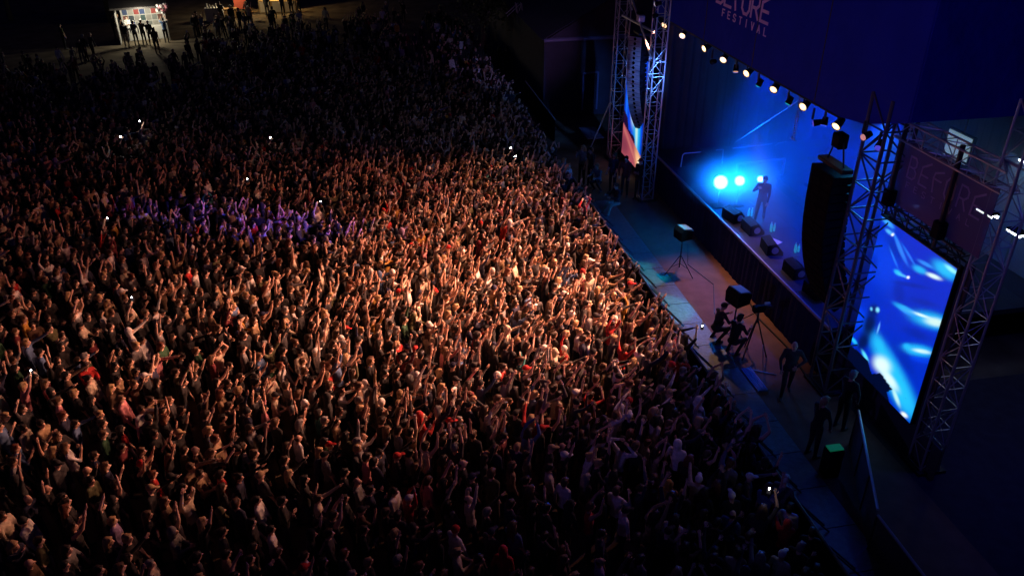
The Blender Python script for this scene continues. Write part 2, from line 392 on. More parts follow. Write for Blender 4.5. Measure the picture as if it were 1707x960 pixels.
def near_picture(u, v):
    X = (1 - u) * (30 + 150 * v) + u * (290 + 200 * v); Y = (1 - u) * (650 - 610 * v) + u * (920 - 650 * v)
    c = blobs(X, Y, (.0, .020, .46), [
        (330, 420, 190, 60, 35, (.0, .02, .42), .8), (190, 230, 150, 90, 60, SKYB, .6), (240, 180, 70, 26, 60, (.0, .02, .36), .8), (270, 200, 60, 8, 62, (.03, .25, .9), .6), (250, 150, 60, 7, 62, (.03, .25, .9), .6),
        (205, 70, 40, 10, 42, (.05, .4, .95), .8), (228, 121, 7, 6, 0, (1, 1, 1), 1), (212, 108, 22, 8, 40, (.1, .55, 1), .7),
        (445, 275, 60, 26, 38, CY, .9), (470, 275, 35, 9, 38, (.3, .85, .8), .8), (400, 298, 34, 9, 24, PALE, 1), (345, 270, 34, 14, 28, CY, .8), (255, 278, 22, 10, 35, CY, .95), (298, 299, 7, 6, 0, (1, 1, 1), 1), (275, 290, 25, 5, 25, (.1, .5, 1), .8),
        (395, 475, 95, 34, 14, CY, .9), (405, 480, 45, 18, 10, (.55, .75, .68), .95), (340, 450, 60, 6, 18, PALE, 1), (280, 425, 50, 12, 28, CY, .8), (300, 440, 40, 14, 24, (.03, .3, .9), .8),
        (335, 600, 70, 26, 6, CY, .9), (350, 602, 38, 9, 7, PALE, .8), (290, 585, 18, 14, 0, CY, .7), (350, 640, 60, 14, 8, SKYB, .6),
        (225, 690, 190, 42, 62, CY, .95), (260, 800, 130, 40, 62, CY, .9), (175, 580, 45, 22, 70, CY, .6), (185, 672, 46, 36, 50, PALE, 1), (215, 735, 60, 20, 55, PALE, .95), (240, 810, 45, 9, 72, (.5, .8, .7), .8),
        (80, 460, 60, 40, 70, SKYB, .8), (300, 210, 60, 5, 58, (.02, .2, .8), .7), (235, 215, 50, 4, 66, (.02, .22, .85), .7), (370, 250, 40, 8, 30, (.03, .3, .85), .7), (310, 330, 80, 10, 12, (.0, .012, .3), .8), (260, 360, 50, 26, 80, (.0, .01, .3), .7), (330, 530, 60, 20, 20, (.0, .012, .3), .8), (280, 640, 90, 26, 60, (.0, .015, .34), .7), (360, 400, 60, 12, 15, (.0, .012, .3), .7), (100, 330, 60, 20, 100, (.0, .014, .36), .6), (150, 230, 40, 18, 90, (.0, .014, .36), .6), (270, 885, 16, 10, 40, (.85, .9, .75), .9),
        (132, 495, 62, 30, 105, (.0, .006, .07), 1), (104, 570, 48, 28, 110, (.0, .006, .08), 1), (150, 430, 28, 26, 90, (.0, .01, .12), 1), (168, 430, 12, 9, 80, (.2, .7, .95), .9), (140, 425, 9, 6, 80, (.15, .6, .9), .8), (172, 510, 26, 4, 105, (.2, .6, .95), .7),
        (62, 566, 22, 9, 52, CY, .95), (112, 634, 30, 8, 62, (.1, .7, .9), .9)])
    dark = inside(X, Y, [(30, 560), (45, 583), (125, 655), (140, 718), (178, 708), (226, 778), (203, 795), (212, 842), (240, 875), (292, 926), (0, 960), (-60, 560)])
    c[dark] = (.0, .002, .02)
    return c.clip(0, 2)
def far_picture(u, v):
    X = u; Y = 1 - v
    c = blobs(X, Y, (.0, .05, .65), [(.2, .35, .5, .12, 80, SKYB, .8), (.55, .45, .4, .16, 65, CY, .95), (.75, .62, .3, .14, 70, CY, .95), (.45, .5, .16, .13, 60, PALE, 1), (.7, .66, .2, .07, 70, (.5, .8, .7), .9), (.1, .3, .4, .06, 85, (.02, .25, .95), .7)])
    low = inside(X, Y, [(-.1, .55), (.2, .62), (.3, .72), (.62, .74), (.7, .84), (1.1, .9), (1.1, 1.2), (-.1, 1.2)])
    c[low] = (.01, .002, .03)
    red = (Y > .70 + .15 * X + .0)  # orange lit banner below the screen and its hot spot, painted as glow
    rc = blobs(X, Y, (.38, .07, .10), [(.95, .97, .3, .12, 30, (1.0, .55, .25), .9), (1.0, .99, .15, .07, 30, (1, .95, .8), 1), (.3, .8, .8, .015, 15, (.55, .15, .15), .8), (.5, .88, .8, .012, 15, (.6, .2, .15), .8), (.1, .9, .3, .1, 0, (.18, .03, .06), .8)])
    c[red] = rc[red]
    return c.clip(0, 2)
screen('near_video_screen', 15.6, 12.9, 12.0, .9, 5.02, near_picture, 90, 136, 1.35, 'big upright video screen showing blue streaks beside the lower truss tower')
screen('far_video_screen', 33.25, 30.75, 11.45, .35, 5.0, far_picture, 60, 100, 1.1, 'narrow looking video screen beyond the stage with an orange lit banner painted at its foot')
bm_ = thing('screen_surround', S(14.2, 12.2, 0), 'plain black cloth hung below and beside the big screen', 'drape')
sbox('lower_cloth', 14.0, 12.14, .44, 4.2, .04, .88, M_CLOTH, bm_); sbox('side_cloth', 12.75, 12.16, 2.6, .26, .04, 5.1, M_CLOTH, bm_)

# ------------------------------------------------------------------ line arrays
def line_array(name, s, t, ztop, n, w, d, h, yaw, total, label, mg=None):
    o = thing(name, S(s, t, ztop), label, 'loudspeaker', 'hanging loudspeaker columns')
    R0 = Matrix.Rotation(ROTZ + yaw, 4, 'Z')
    body = MB().prism([(-d / 2, -w / 2, -h / 2 + .002), (-d / 2, -w / 2, h / 2 - .002), (d / 2, -w / 2, h / 2 - .03), (d / 2, -w / 2, -h / 2 + .03)], (0, w, 0)).mesh('speaker_box', M_BLACKBOX)
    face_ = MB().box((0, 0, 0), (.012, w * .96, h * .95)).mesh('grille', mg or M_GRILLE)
    horn = MB(); horn.tube((0, 0, 0), (-.012, 0, 0), h * .36, h * .32, 12); horn = horn.mesh('driver', mat('driver_black', (.004, .004, .005), .7, spec=.04))
    pos = Vector((0, 0, -h)); ang = 0
    for k in range(n):
        ang = total * (k / max(n - 1, 1)) ** 1.8
        M = R0 @ Matrix.Translation(pos) @ Matrix.Rotation(-ang, 4, 'Y')
        c = link('speaker_box', body, o); c.matrix_local = M
        f = link('grille', face_, c, (-d / 2 - .006, 0, 0)); hn = link('driver', horn, c, (-d / 2 - .013, 0, 0))
        pos = pos + Vector((math.sin(ang) * h, 0, -math.cos(ang) * h)) * 1.02
    sbox('fly_bar', s, t, ztop + .02, w * 1.1, d * .5, .10, M_BLACK, o, .01)
    for a in (-.35, .35): bar('chain', S(s + a * w, t, ztop + .05), S(s + a * w * .3, t, ztop + .75), .02, M_BLACK, o)
    sbox('motor', s, t, ztop + .62, .34, .26, .36, M_BLACKBOX, o, .03)
    return o
line_array('line_array', 16.62, 11.15, 5.98, 17, 1.02, .60, .218, 0.0, math.radians(36), 'large dark hanging speaker column in front of the thick truss tower')
line_array('line_array', 30.7, 10.95, 6.15, 22, .62, .48, .178, math.radians(-38) * -1, math.radians(40), 'far hanging speaker column with pale blue lit boxes beside the slim tower', mat('lit_grille', (.20, .20, .24), .6))  # lighter copy of the grille stands in for the light on it
lb_ = thing('rigging_bar', S(30.7, 10.9, 6.95), 'dark rigging bar with a pale box above the far speaker column', 'rigging')
bar('pipe', S(32.4, 10.8, 6.5), S(29.2, 11.0, 6.5), .05, M_ALU, lb_); sbox('control_box', 30.5, 10.9, 6.75, .3, .25, .25, mat('pale_box', (.5, .48, .45), .6), lb_, .02)
dr = thing('diagonal_brace', S(28.9, 10.9, 6), 'pale diagonal brace pipe crossing the slim tower', 'pipe')
bar('pipe', S(32.2, 10.9, 7.6), S(28.6, 10.75, 5.7), .04, M_ALU, dr); bar('pipe', S(32.8, 10.9, 7.6), S(31.4, 10.85, 6.9), .03, M_ALU, dr)

# ------------------------------------------------------------------ lamps along the roof edge
M_LENS = mat('warm_lamp_lens', (1, .9, .7), .3, 0, (1.0, .72, .38), 5.0)
M_BLUELENS = mat('blue_lamp_lens', (.8, .9, 1), .3, 0, (.10, .35, 1.0), 9.0)
def hot_lens(name, colr, mid, edge):   # a lens that is brightest at its middle
    m = mat(name, (.8, .9, 1), .3, 0, colr, 1.0); nt = m.node_tree; b = nt.nodes['Principled BSDF']
    tc = nt.nodes.new('ShaderNodeTexCoord'); vm = nt.nodes.new('ShaderNodeVectorMath'); vm.operation = 'LENGTH'; mr = nt.nodes.new('ShaderNodeMapRange')
    mr.inputs[1].default_value = .15; mr.inputs[2].default_value = 1.0; mr.inputs[3].default_value = mid; mr.inputs[4].default_value = edge; mr.interpolation_type = 'SMOOTHSTEP'
    nt.links.new(tc.outputs['Object'], vm.inputs[0]); nt.links.new(vm.outputs['Value'], mr.inputs[0]); nt.links.new(mr.outputs[0], b.inputs['Emission Strength']); return m
M_HOT = hot_lens('beam_lens', (.45, .75, 1.0), 14.0, .7); M_WARMHOT = hot_lens('warm_lens', (1.0, .60, .26), 9.0, .9)
lens_me = MB().tube((0, 0, 0), (-.02, 0, 0), 1.0, 1.0, 18).mesh('lens', M_WARMHOT)
can_me = MB().tube((0, 0, 0), (.26, 0, 0), .12, .07, 14).mesh('housing', M_BLACKBOX)
rim_me = MB().tube((-.035, 0, 0), (0, 0, 0), .125, .12, 14, False).mesh('rim', M_BLACK)
LAMPS = [(29.31, 'far end, right beside the slim tower'), (27.5, 'second after the slim tower'), (25.53, 'third after the slim tower'), (24.0, 'fourth after the slim tower'), (22.32, 'fourth from the dark speaker column'), (20.59, 'third from the dark speaker column'), (18.93, 'second from the dark speaker column'), (17.3, 'near end, right above the dark speaker column')]
AIMS = [(27.0, 1.6, 1.0, 54), (23.0, 3.4, 1.4, 54), (26.0, -4.0, .27, 66), (21.0, 3.4, 1.6, 54), (20.5, -2.0, .24, 66), (18.8, 3.0, 1.6, 54), (17.0, -1.5, .17, 64), (17.8, 3.2, 1.25, 54)]
for (s_, lb), (as_, at_, pw_, an_) in zip(LAMPS, AIMS):
    p = S(s_, 11.42, 6.72); o = thing('roof_lamp', p, 'glowing warm lamp under the roof banner, ' + lb, 'stage lamp', 'warm lamps along the roof edge')
    q = (S(as_ - 4.5, at_ - 1.0, 1.0) - p); R = q.to_track_quat('-X', 'Z').to_matrix().to_4x4()
    for nm, me in (('lens', lens_me), ('housing', can_me), ('rim', rim_me)): c = link(nm, me, o); c.matrix_local = R @ (Matrix.Diagonal((1, .112, .112, 1)) if nm == 'lens' else Matrix())
    bar('yoke', p + Vector((0, 0, .02)), p + Vector((0, 0, .26)), .02, M_BLACK, o)
    d = (S(as_, at_, 1.2) - p).normalized()
    spot('warm_beam', p + d * .2, S(as_, at_, 1.2), WARM * pw_, (1.0, .41, .24) if pw_ > .9 else (1.0, .29, .21), an_, 1.0, .1)

# ------------------------------------------------------------------ on the deck
def beam_lamp(s, t, z, r, label, power):
    p = S(s, t, z); o = thing('beam_lamp', p, label, 'stage lamp', 'blue white beam lamps at the far end of the deck')
    d = (Vector((0, 0, CAM_H)) - p); d.z *= .55; R = d.to_track_quat('-X', 'Z').to_matrix().to_4x4()
    c = link('lens', MB().tube((0, 0, 0), (-.03, 0, 0), 1.0, 1.0, 20).mesh('lens', M_HOT), o); c.matrix_local = R @ Matrix.Diagonal((1, r, r, 1))
    c = link('housing', MB().tube((0, 0, 0), (.34, 0, 0), r * 1.12, r * .7, 16).mesh('housing', M_BLACKBOX), o); c.matrix_local = R
    c = link('rim', MB().tube((-.05, 0, 0), (.0, 0, 0), r * 1.16, r * 1.12, 16, False).mesh('rim', M_BLACK), o); c.matrix_local = R
    bar('stand', p + Vector((0, 0, -r)), S(s, t, 1.52), .03, M_BLACK, o); sbox('foot', s, t, 1.53, .4, .4, .05, M_BLACK, o)
    point('beam_glow', p + d.normalized() * .3, power * .6, (.0, .20, 1.0), .12)
    spot('beam', p + d.normalized() * .12, p + Vector((d.x, d.y, d.length * .75)), power * 2.2, (.0, .07, 1.0), 112, .7, .15)
    return o
beam_lamp(24.3, 12.05, 2.42, .25, 'largest glaring beam lamp, nearest the slim tower', BEAM)
beam_lamp(24.3, 12.75, 2.42, .19, 'middle glaring beam lamp of three on the deck', BEAM * .6)
beam_lamp(24.3, 13.52, 2.42, .12, 'smallest round beam lamp behind the standing performer', BEAM * .2)
M_WEDGE = M_BLACKBOX
def wedge(s, t, yaw, label):
    o = thing('stage_monitor', S(s, t, 1.5), label, 'monitor speaker', 'floor monitors along the stage edge'); o.rotation_euler = (0, 0, ROTZ + yaw)
    P = [(-.25, -.34, 0), (.27, -.34, 0), (.27, -.34, .10), (.02, -.34, .40), (-.25, -.34, .34)]
    MB().prism(P, (0, .68, 0)).part('cabinet', M_WEDGE, o)
    b = MB(); b.quad((.262, -.31, .12), (.262, .31, .12), (.04, .31, .392), (.04, -.31, .392)); me = b.mesh('grille', mat('wedge_grille', (.10, .11, .13), .5, .2, bump=.5, scale=70)); link('grille', me, o, (.012, 0, .012))
    for y in (-.346, .346): MB().tube((0, y - .006, .17), (0, y + .006, .17), .11, .11, 12).part('lit_side_disc', mat('lit_side_disc', (.30, .34, .42), .5), o)  # pale discs paint the blue light on the cabinet sides
    return o
for s_, t_, yw, lb in ((23.2, 12.15, .2, 'floor monitor nearest the glaring beam lamps'), (22.2, 12.35, .0, 'floor monitor at the performer feet'), (20.75, 12.3, -.15, 'floor monitor with a white sheet lying beside it'), (19.2, 12.3, .0, 'floor monitor beside the cyan glowing bottles'), (17.95, 12.3, .1, 'floor monitor next to the dark speaker column')):
    wedge(s_, t_, yw, lb)
M_BOTTLE = mat('glowing_bottle', (.10, .5, .55), .15, 0, (.02, .42, .5), .45); M_CAPB = mat('bottle_cap', (.7, .75, .8), .4)  # cyan light on the bottles is put in as emission
def bottle(s, t, h, label, grp):
    o = thing('bottle', S(s, t, 1.5), label, 'bottle', grp)
    b = MB(); b.tube((0, 0, 0), (0, 0, h * .68), .035, .035, 10); b.tube((0, 0, h * .68), (0, 0, h * .88), .035, .014, 10); b.part('body', M_BOTTLE, o); MB().tube((0, 0, h * .88), (0, 0, h), .017, .017, 8).part('cap', M_CAPB, o)
for s_, t_, lb in ((23.3, 12.75, 'cyan glowing water bottle by the far floor monitor'), (22.05, 12.95, 'cyan glowing water bottle near the performer shoes'), (20.5, 13.0, 'cyan glowing water bottle in the open middle of the deck'), (19.2, 12.85, 'cyan glowing water bottle nearest the dark speaker column')):
    for dx, dy in ((0, 0), (.1, .04), (.03, .12)): bottle(s_ + dx, t_ + dy, random.uniform(.26, .34), lb, lb + ' group')
o = tag(MB().box((0, 0, 0), (.30, .42, .006)).part('paper_sheet', M_WHITE, None, S(21.35, 12.72, 1.507), (0, 0, ROTZ + .5)), 'white paper sheet lying on the deck between two monitors', 'paper')
M_RAIL = mat('rail_steel', (.75, .78, .85), .4, .1)
def rail_loop(pts_, label, r=.028):
    o = thing('deck_railing', S(*pts_[0]), label, 'railing', 'railings at the far end of the deck')
    for a, c in zip(pts_[:-1], pts_[1:]): bar('rail', S(*a), S(*c), r, M_RAIL, o)
    return o
rail_loop([(28.2, 12.2, 1.5), (28.2, 12.22, 1.98), (28.2, 12.3, 2.05), (28.2, 12.95, 2.06)], 'low bent railing nearest the slim tower')
rail_loop([(28.2, 13.6, 2.1), (28.2, 13.9, 2.1), (28.2, 13.93, 1.5)], 'short railing with one bent end behind the beam lamps')
rail_loop([(28.2, 14.3, 2.12), (28.2, 15.95, 2.2)], 'long straight upper railing at the far end of the deck')
rail_loop([(28.2, 16.1, 2.1), (28.2, 16.2, 2.2), (28.2, 16.55, 2.26)], 'short curved railing farthest back on the deck')
o = rail_loop([(26.3, 13.62, 1.5), (26.3, 13.62, 2.22), (26.3, 15.5, 2.3), (26.3, 15.5, 1.5)], 'thick pale riser rail standing behind the beam lamps', .05)
ri = thing('drum_riser', S(24.4, 16.0, 1.5), 'low black riser in the smoke at the rear of the deck', 'riser'); sbox('top', 24.4, 16.0, 1.85, 2.6, 2.2, .08, M_DECK, ri); sbox('skirt', 24.4, 16.0, 1.655, 2.5, 2.1, .31, M_BLACK, ri)
kb = thing('keyboard_stand', S(23.1, 15.0, 1.5), 'small keyboard on a stand in the blue smoke', 'keyboard'); sbox('keyboard', 23.1, 15.0, 2.4, 1.1, .35, .1, M_BLACKBOX, kb, .02); sbox('keys', 23.1, 15.02, 2.455, 1.0, .2, .012, M_WHITE, kb)
for a in (-.35, .35): bar('leg', S(23.1 + a, 14.9, 1.5), S(23.1 - a, 15.1, 2.36), .02, M_BLACK, kb)
ms = thing('microphone_stand', S(22.5, 12.55, 1.5), 'microphone stand in front of the standing performer', 'stand'); bar('upright', S(22.5, 12.55, 1.5), S(22.5, 12.55, 2.9), .014, M_BLACK, ms); bar('boom', S(22.5, 12.55, 2.85), S(22.6, 12.8, 3.0), .012, M_BLACK, ms); sbox('foot', 22.5, 12.55, 1.52, .3, .3, .03, M_BLACK, ms)
dk = thing('drum_kit', S(24.3, 16.2, 1.9), 'drum kit on the low riser in the blue smoke', 'drums'); M_SHELL = mat('drum_shell', (.25, .25, .3), .3)
for nm, c, r_, h_ in (('bass_drum', (0, -.3, .32), .3, .4), ('floor_tom', (.6, .1, .38), .22, .4), ('snare', (-.5, .1, .55), .18, .15), ('tom', (-.2, -.25, .8), .16, .2), ('tom', (.2, -.25, .8), .16, .2)):
    ax = Vector((0, 1, 0)) if nm == 'bass_drum' else Vector((0, 0, 1)); MB().tube(Vector(c) - ax * h_ / 2, Vector(c) + ax * h_ / 2, r_, r_, 14).part(nm, M_SHELL, dk)
for c in ((-.75, -.2, 1.15), (.75, -.25, 1.2)): MB().tube(c, Vector(c) + Vector((0, 0, .03)), .26, .05, 14).part('cymbal', mat('brass', (.6, .45, .15), .3, .8), dk); MB().tube((c[0], c[1], 0), c, .012).part('cymbal_stand', M_BLACK, dk)
for s__, lb in ((26.6, 'tall black amplifier cabinet at the rear of the deck by the far drape'), (22.4, 'tall black amplifier cabinet at the rear of the deck by the drums')):
    o = thing('amplifier', S(s__, 17.8, 1.5), lb, 'amplifier'); sbox('cabinet', s__, 17.8, 2.1, .75, .4, 1.2, M_BLACKBOX, o, .03); sbox('grille', s__, 17.59, 2.05, .68, .01, 1.0, mat('amp_cloth', (.08, .08, .09), .8), o); sbox('head', s__, 17.8, 2.83, .7, .3, .25, M_BLACKBOX, o, .02)
hp = thing('hanging_pole', S(21.0, 12.5, 6), 'thin double pole hanging from the roof above the deck', 'pole'); bar('pole', S(21.0, 12.5, 6.9), S(20.98, 12.5, 5.1), .014, M_ALU, hp); bar('pole', S(20.9, 12.5, 6.9), S(20.88, 12.5, 5.1), .014, M_ALU, hp); sbox('foot', 20.93, 12.5, 5.08, .3, .05, .03, M_ALU, hp)
cb = thing('hanging_cable', S(21.4, 12.5, 5.97), 'thin cable slung across the stage opening', 'cable'); bar('cable', S(20.9, 12.5, 6.3), S(24.6, 12.5, 3.7), .008, M_ALU, cb, 5)

# ------------------------------------------------------------------ blue wash: lamps under the roof, aimed into the stage
wash_body = MB().box((0, 0, 0), (.3, .3, .36), bevel=.04).mesh('body', M_BLACKBOX); wash_lens = MB().tube((0, 0, -.18), (0, 0, -.2), .11, .11, 12).mesh('lens', M_BLUELENS)
for k, (s_, t_, z_, a, pw, ang, colr) in enumerate(WASH):
    p = S(s_, t_, z_); o = thing('wash_lamp', p, 'boxy wash lamp hung under the stage roof' if z_ > 4 else 'boxy wash lamp standing on the rear of the deck', 'stage lamp', 'wash lamps hung under the roof' if z_ > 4 else 'wash lamps standing on the deck')
    link('body', wash_body, o); link('lens', wash_lens, o); bar('hanger', p + Vector((0, 0, .18)), p + Vector((0, 0, .7)), .02, M_BLACK, o) if z_ > 4 else sbox('foot', s_, t_, 1.6, .4, .4, .2, M_BLACK, o)
    spot('blue_wash', p + (S(*a) - p).normalized() * .3, S(*a), pw, colr, ang, 1.0, .1)
# smoke over the deck
sm = bpy.data.materials.new('stage_smoke'); sm.use_nodes = True; nt = sm.node_tree; nt.nodes.remove(nt.nodes['Principled BSDF'])
pv = nt.nodes.new('ShaderNodeVolumePrincipled'); pv.inputs['Color'].default_value = (.75, .8, .9, 1); pv.inputs['Density'].default_value = SMOKE; pv.inputs['Anisotropy'].default_value = .2
nt.links.new(pv.outputs[0], nt.nodes['Material Output'].inputs['Volume'])
b = MB(); b.prism([S(16.3, 12.05, 1.56), S(30.2, 12.05, 1.56), S(30.2, 20.1, 1.56), S(16.3, 20.1, 1.56)], (0, 0, 5.2)); tag(b.part('smoke', sm), 'thin blue lit smoke drifting over the deck', 'smoke', None, 'stuff')
# thicker smoke added round the beam lamps to spread their halos, thinning outward
sp = bpy.data.materials.new('halo_smoke'); sp.use_nodes = True; nt = sp.node_tree; nt.nodes.remove(nt.nodes['Principled BSDF'])
pv = nt.nodes.new('ShaderNodeVolumePrincipled'); pv.inputs['Color'].default_value = (.8, .85, .92, 1)
tc = nt.nodes.new('ShaderNodeTexCoord'); vl = nt.nodes.new('ShaderNodeVectorMath'); vl.operation = 'LENGTH'; mr = nt.nodes.new('ShaderNodeMapRange'); mr.interpolation_type = 'SMOOTHSTEP'
mr.inputs[1].default_value = .1; mr.inputs[2].default_value = 1.0; mr.inputs[3].default_value = PUFF; mr.inputs[4].default_value = 0.0
nt.links.new(tc.outputs['Object'], vl.inputs[0]); nt.links.new(vl.outputs['Value'], mr.inputs[0]); nt.links.new(mr.outputs[0], pv.inputs['Density']); nt.links.new(pv.outputs[0], nt.nodes['Material Output'].inputs['Volume'])
o = tag(MB().ball((0, 0, 0), 1.0, 20, 12).part('halo_smoke', sp, None, S(24.2, 12.5, 2.6)), 'added puff of smoke that spreads the halo of the beam lamps', 'smoke', None, 'stuff'); o.scale = (2.1, 2.1, 1.08)
# ------------------------------------------------------------------ people: a handful of poses, each ONE continuous body surface
SK, TP, LG, SH = 0, 1, 2, 3
ARMS = {
 'down':   ((.16, .04, -1), (.03, .28, -1)),
 'up':     ((.16, .22, 1), (-.10, .18, 1)),
 'wide':   ((.55, .15, .8), (.05, .15, 1)),
 'pump':   ((.25, .65, .6), (.0, .35, 1)),
 'point':  ((.12, .85, .45), (.0, .9, .5)),
 'clap':   ((.22, .35, .9), (-.55, .2, .8)),
 'film':   ((.22, .75, .2), (-.38, .5, .85)),
 'mouth':  ((.28, .5, -.65), (-.55, .55, .75)),
 'front':  ((.2, .25, -.95), (-.7, .75, .15)),
 'head':   ((.75, .05, .6), (-.8, -.05, .5)),
 'hips':   ((.6, -.2, -.8), (-.6, .25, -.5)),
 'hold':   ((.15, .3, -.9), (-.1, .95, .25)),
}
def capsule(bm, a, b, r0, r1, n=9):
    a = Vector(a); b = Vector(b); d = b - a; L = max(d.length, 1e-4)
    q = d.to_track_quat('Z', 'Y').to_matrix()
    prof = []
    for k in range(4): th = -PI / 2 + k * PI / 6; prof.append((math.cos(th) * r0, math.sin(th) * r0))
    for k in range(4): th = k * PI / 6; prof.append((math.cos(th) * r1, L + math.sin(th) * r1))
    rings = []
    for (rr, z) in prof:
        rr = max(rr, 1e-4)
        rings.append([bm.verts.new(a + q @ Vector((rr * math.cos(2 * PI * i / n), rr * math.sin(2 * PI * i / n), z))) for i in range(n)])
    for r0_, r1_ in zip(rings[:-1], rings[1:]):
        for i in range(n): bm.faces.new((r0_[i], r0_[(i + 1) % n], r1_[(i + 1) % n], r1_[i]))
    bm.faces.new(rings[0][::-1]); bm.faces.new(rings[-1])
def ellipsoid(bm, c, r, u=12, v=8):
    bmesh.ops.create_uvsphere(bm, u_segments=u, v_segments=v, radius=1, matrix=Matrix.Translation(Vector(c)) @ Matrix.Diagonal((*r, 1)))
def shrinkwrap_mesh(bm, name, voxel, target):
    """fuse overlapping volumes into one continuous surface of about TARGET triangles"""
    me = bpy.data.meshes.new(name + '_src'); bm.to_mesh(me); bm.free()
    o = bpy.data.objects.new(name + '_src', me); COL.objects.link(o)
    r = o.modifiers.new('r', 'REMESH'); r.mode = 'VOXEL'; r.voxel_size = voxel
    sm = o.modifiers.new('s', 'SMOOTH'); sm.factor = .5; sm.iterations = 2
    dg = bpy.context.evaluated_depsgraph_get(); ev = o.evaluated_get(dg)
    n = len(ev.data.polygons) * 2
    d = o.modifiers.new('d', 'DECIMATE'); d.ratio = min(1.0, target / max(n, 1))
    dg = bpy.context.evaluated_depsgraph_get()
    out = bpy.data.meshes.new_from_object(o.evaluated_get(dg)); out.name = name
    bpy.data.objects.remove(o); bpy.data.meshes.remove(me)
    return out
def seg_dist(P, a, b):
    a = np.array(a); b = np.array(b); d = b - a; L2 = max(float(d @ d), 1e-9)
    k = np.clip(((P - a) @ d) / L2, 0, 1)[:, None]
    return np.linalg.norm(P - (a + k * d), axis=1)
def build_body(name, right, left, sleeves='short', legs='stand', lean=0.0, tris=1500, look_up=.12, slim=1.0, seed=0):
    """facing +Y, feet at z = 0. returns (mesh, head centre, {side: hand position}, drop of the hips)"""
    R = random.Random(seed)
    bones = []     # (a, b, r0, r1, label)
    bm = bmesh.new()
    drop = {'stand': 0, 'walk': .03, 'crouch': .48, 'sit': .50}[legs]
    def V(x, y, z): return Vector((x, y + lean * (z - .9), z - drop))
    def bone(a, b, r0, r1, lab): bones.append((a, b, r0, r1, lab)); capsule(bm, a, b, r0, r1)
    sl = slim
    for zc, rr in ((.94, (.165 * sl, .118, .13)), (1.08, (.145 * sl, .105, .15)), (1.25, (.17 * sl, .118, .17)), (1.35, (.165 * sl, .105, .12))):
        ellipsoid(bm, V(0, 0, zc), rr)
    for zc in (1.0, 1.12, 1.25, 1.36): bones.append((V(-.06, 0, zc), V(.06, 0, zc), .11, .11, TP))
    bones.append((V(-.08, 0, .88), V(.08, 0, .88), .1, .1, LG))
    bone(V(-.165 * sl, 0, 1.43), V(.165 * sl, 0, 1.43), .07, .07, TP)
    bone(V(0, -.01, 1.44), V(0, .012, 1.56), .056, .052, SK)
    hc = V(0, .02, 1.625); lu = look_up
    ellipsoid(bm, hc, (.077, .096, .112)); bones.append((hc, hc, .09, .09, SK))
    ch = hc + Vector((0, .045, -.062 + lu * .1)); ellipsoid(bm, ch, (.05, .055, .05)); bones.append((ch, ch, .05, .05, SK))
    capsule(bm, hc + Vector((0, .088, .015)), hc + Vector((0, .118, -.018 + lu * .1)), .013, .02, 6)
    for sx in (-1, 1): ellipsoid(bm, hc + Vector((sx * .078, -.005, -.01)), (.012, .024, .032), 6, 5)
    hands = {}; fingers = []
    for sx, pose in ((1, right), (-1, left)):
        du, df = (Vector(d) for d in ARMS[pose])
        du = du.normalized() + Vector((R.uniform(-.25, .25), R.uniform(-.2, .3), R.uniform(-.12, .06))); df = df.normalized() + Vector((R.uniform(-.35, .25), R.uniform(-.2, .35), 0))
        du.x *= sx; df.x *= sx; du.normalize(); df.normalize()
        sh = V(.175 * sx * sl, 0, 1.43 + (.03 if du.z > .3 else 0)); el = sh + du * .285; wr = el + df * .255
        jack = sleeves == 'long'
        bone(sh, el, .058, .047 if jack else .043, TP if sleeves != 'none' else SK)
        bone(el, wr, .046 if jack else .042, .036 if jack else .029, TP if jack else SK)
        if sleeves == 'short': bones.append((sh + du * .2, el, .045, .043, SK))
        hd = (df + Vector((0, .05, 0))).normalized(); side = hd.cross(Vector((0, 1, .2))); side = side.normalized() if side.length > .1 else Vector((1, 0, 0))
        pc = wr + hd * .05
        bone(wr, wr + hd * .075, .030, .036, SK)
        hands[sx] = wr + hd * .12
        nrm = hd.cross(side).normalized()
        for k in range(4):
            base = wr + hd * .085 + side * (k - 1.5) * .021
            ln = (.062, .075, .07, .054)[k]
            mid = base + (hd + side * (k - 1.5) * .1).normalized() * ln * .55; tip = mid + (hd + nrm * .45 + side * (k - 1.5) * .12).normalized() * ln * .5
            fingers.append((base, mid, tip, .0105))
        tb = wr + hd * .035 + side * -.034; fingers.append((tb, tb + (hd * .5 - side * .8).normalized() * .035, tb + (hd * .9 - side * .5).normalized() * .065, .012))
    for sx in (-1, 1):
        hip = V(.09 * sx, 0, .92)
        if legs == 'stand': kn = Vector((.105 * sx, .02 + R.uniform(-.03, .04), .48)); an = Vector((.115 * sx, R.uniform(-.05, .04), .08))
        elif legs == 'walk': kn = Vector((.1 * sx, .17 * sx + .05, .48)); an = Vector((.11 * sx, .26 * sx - .04, .09))
        elif legs == 'crouch': kn = Vector((.17 * sx, .36, .46)); an = Vector((.15 * sx, .03, .09))
        else: kn = Vector((.14 * sx, .40, .43)); an = Vector((.16 * sx, .52, .08))
        bone(hip, kn, .088, .062, LG); bone(kn, an, .06, .043, LG)
        bone(an + Vector((0, -.03, -.035)), an + Vector((.02 * sx, .15, -.045)), .042, .036, SH)
    me = shrinkwrap_mesh(bm, name, .022, tris)
    n = len(me.polygons); c = np.empty(n * 3); me.polygons.foreach_get('center', c); c = c.reshape(-1, 3)
    D = np.stack([seg_dist(c, a, b) - max(r0, r1) * .9 for a, b, r0, r1, _ in bones]); lab = np.array([b[4] for b in bones])[D.argmin(0)]
    bm = bmesh.new(); bm.from_mesh(me)
    for i, f in enumerate(bm.faces): f.material_index = int(lab[i]); f.smooth = True
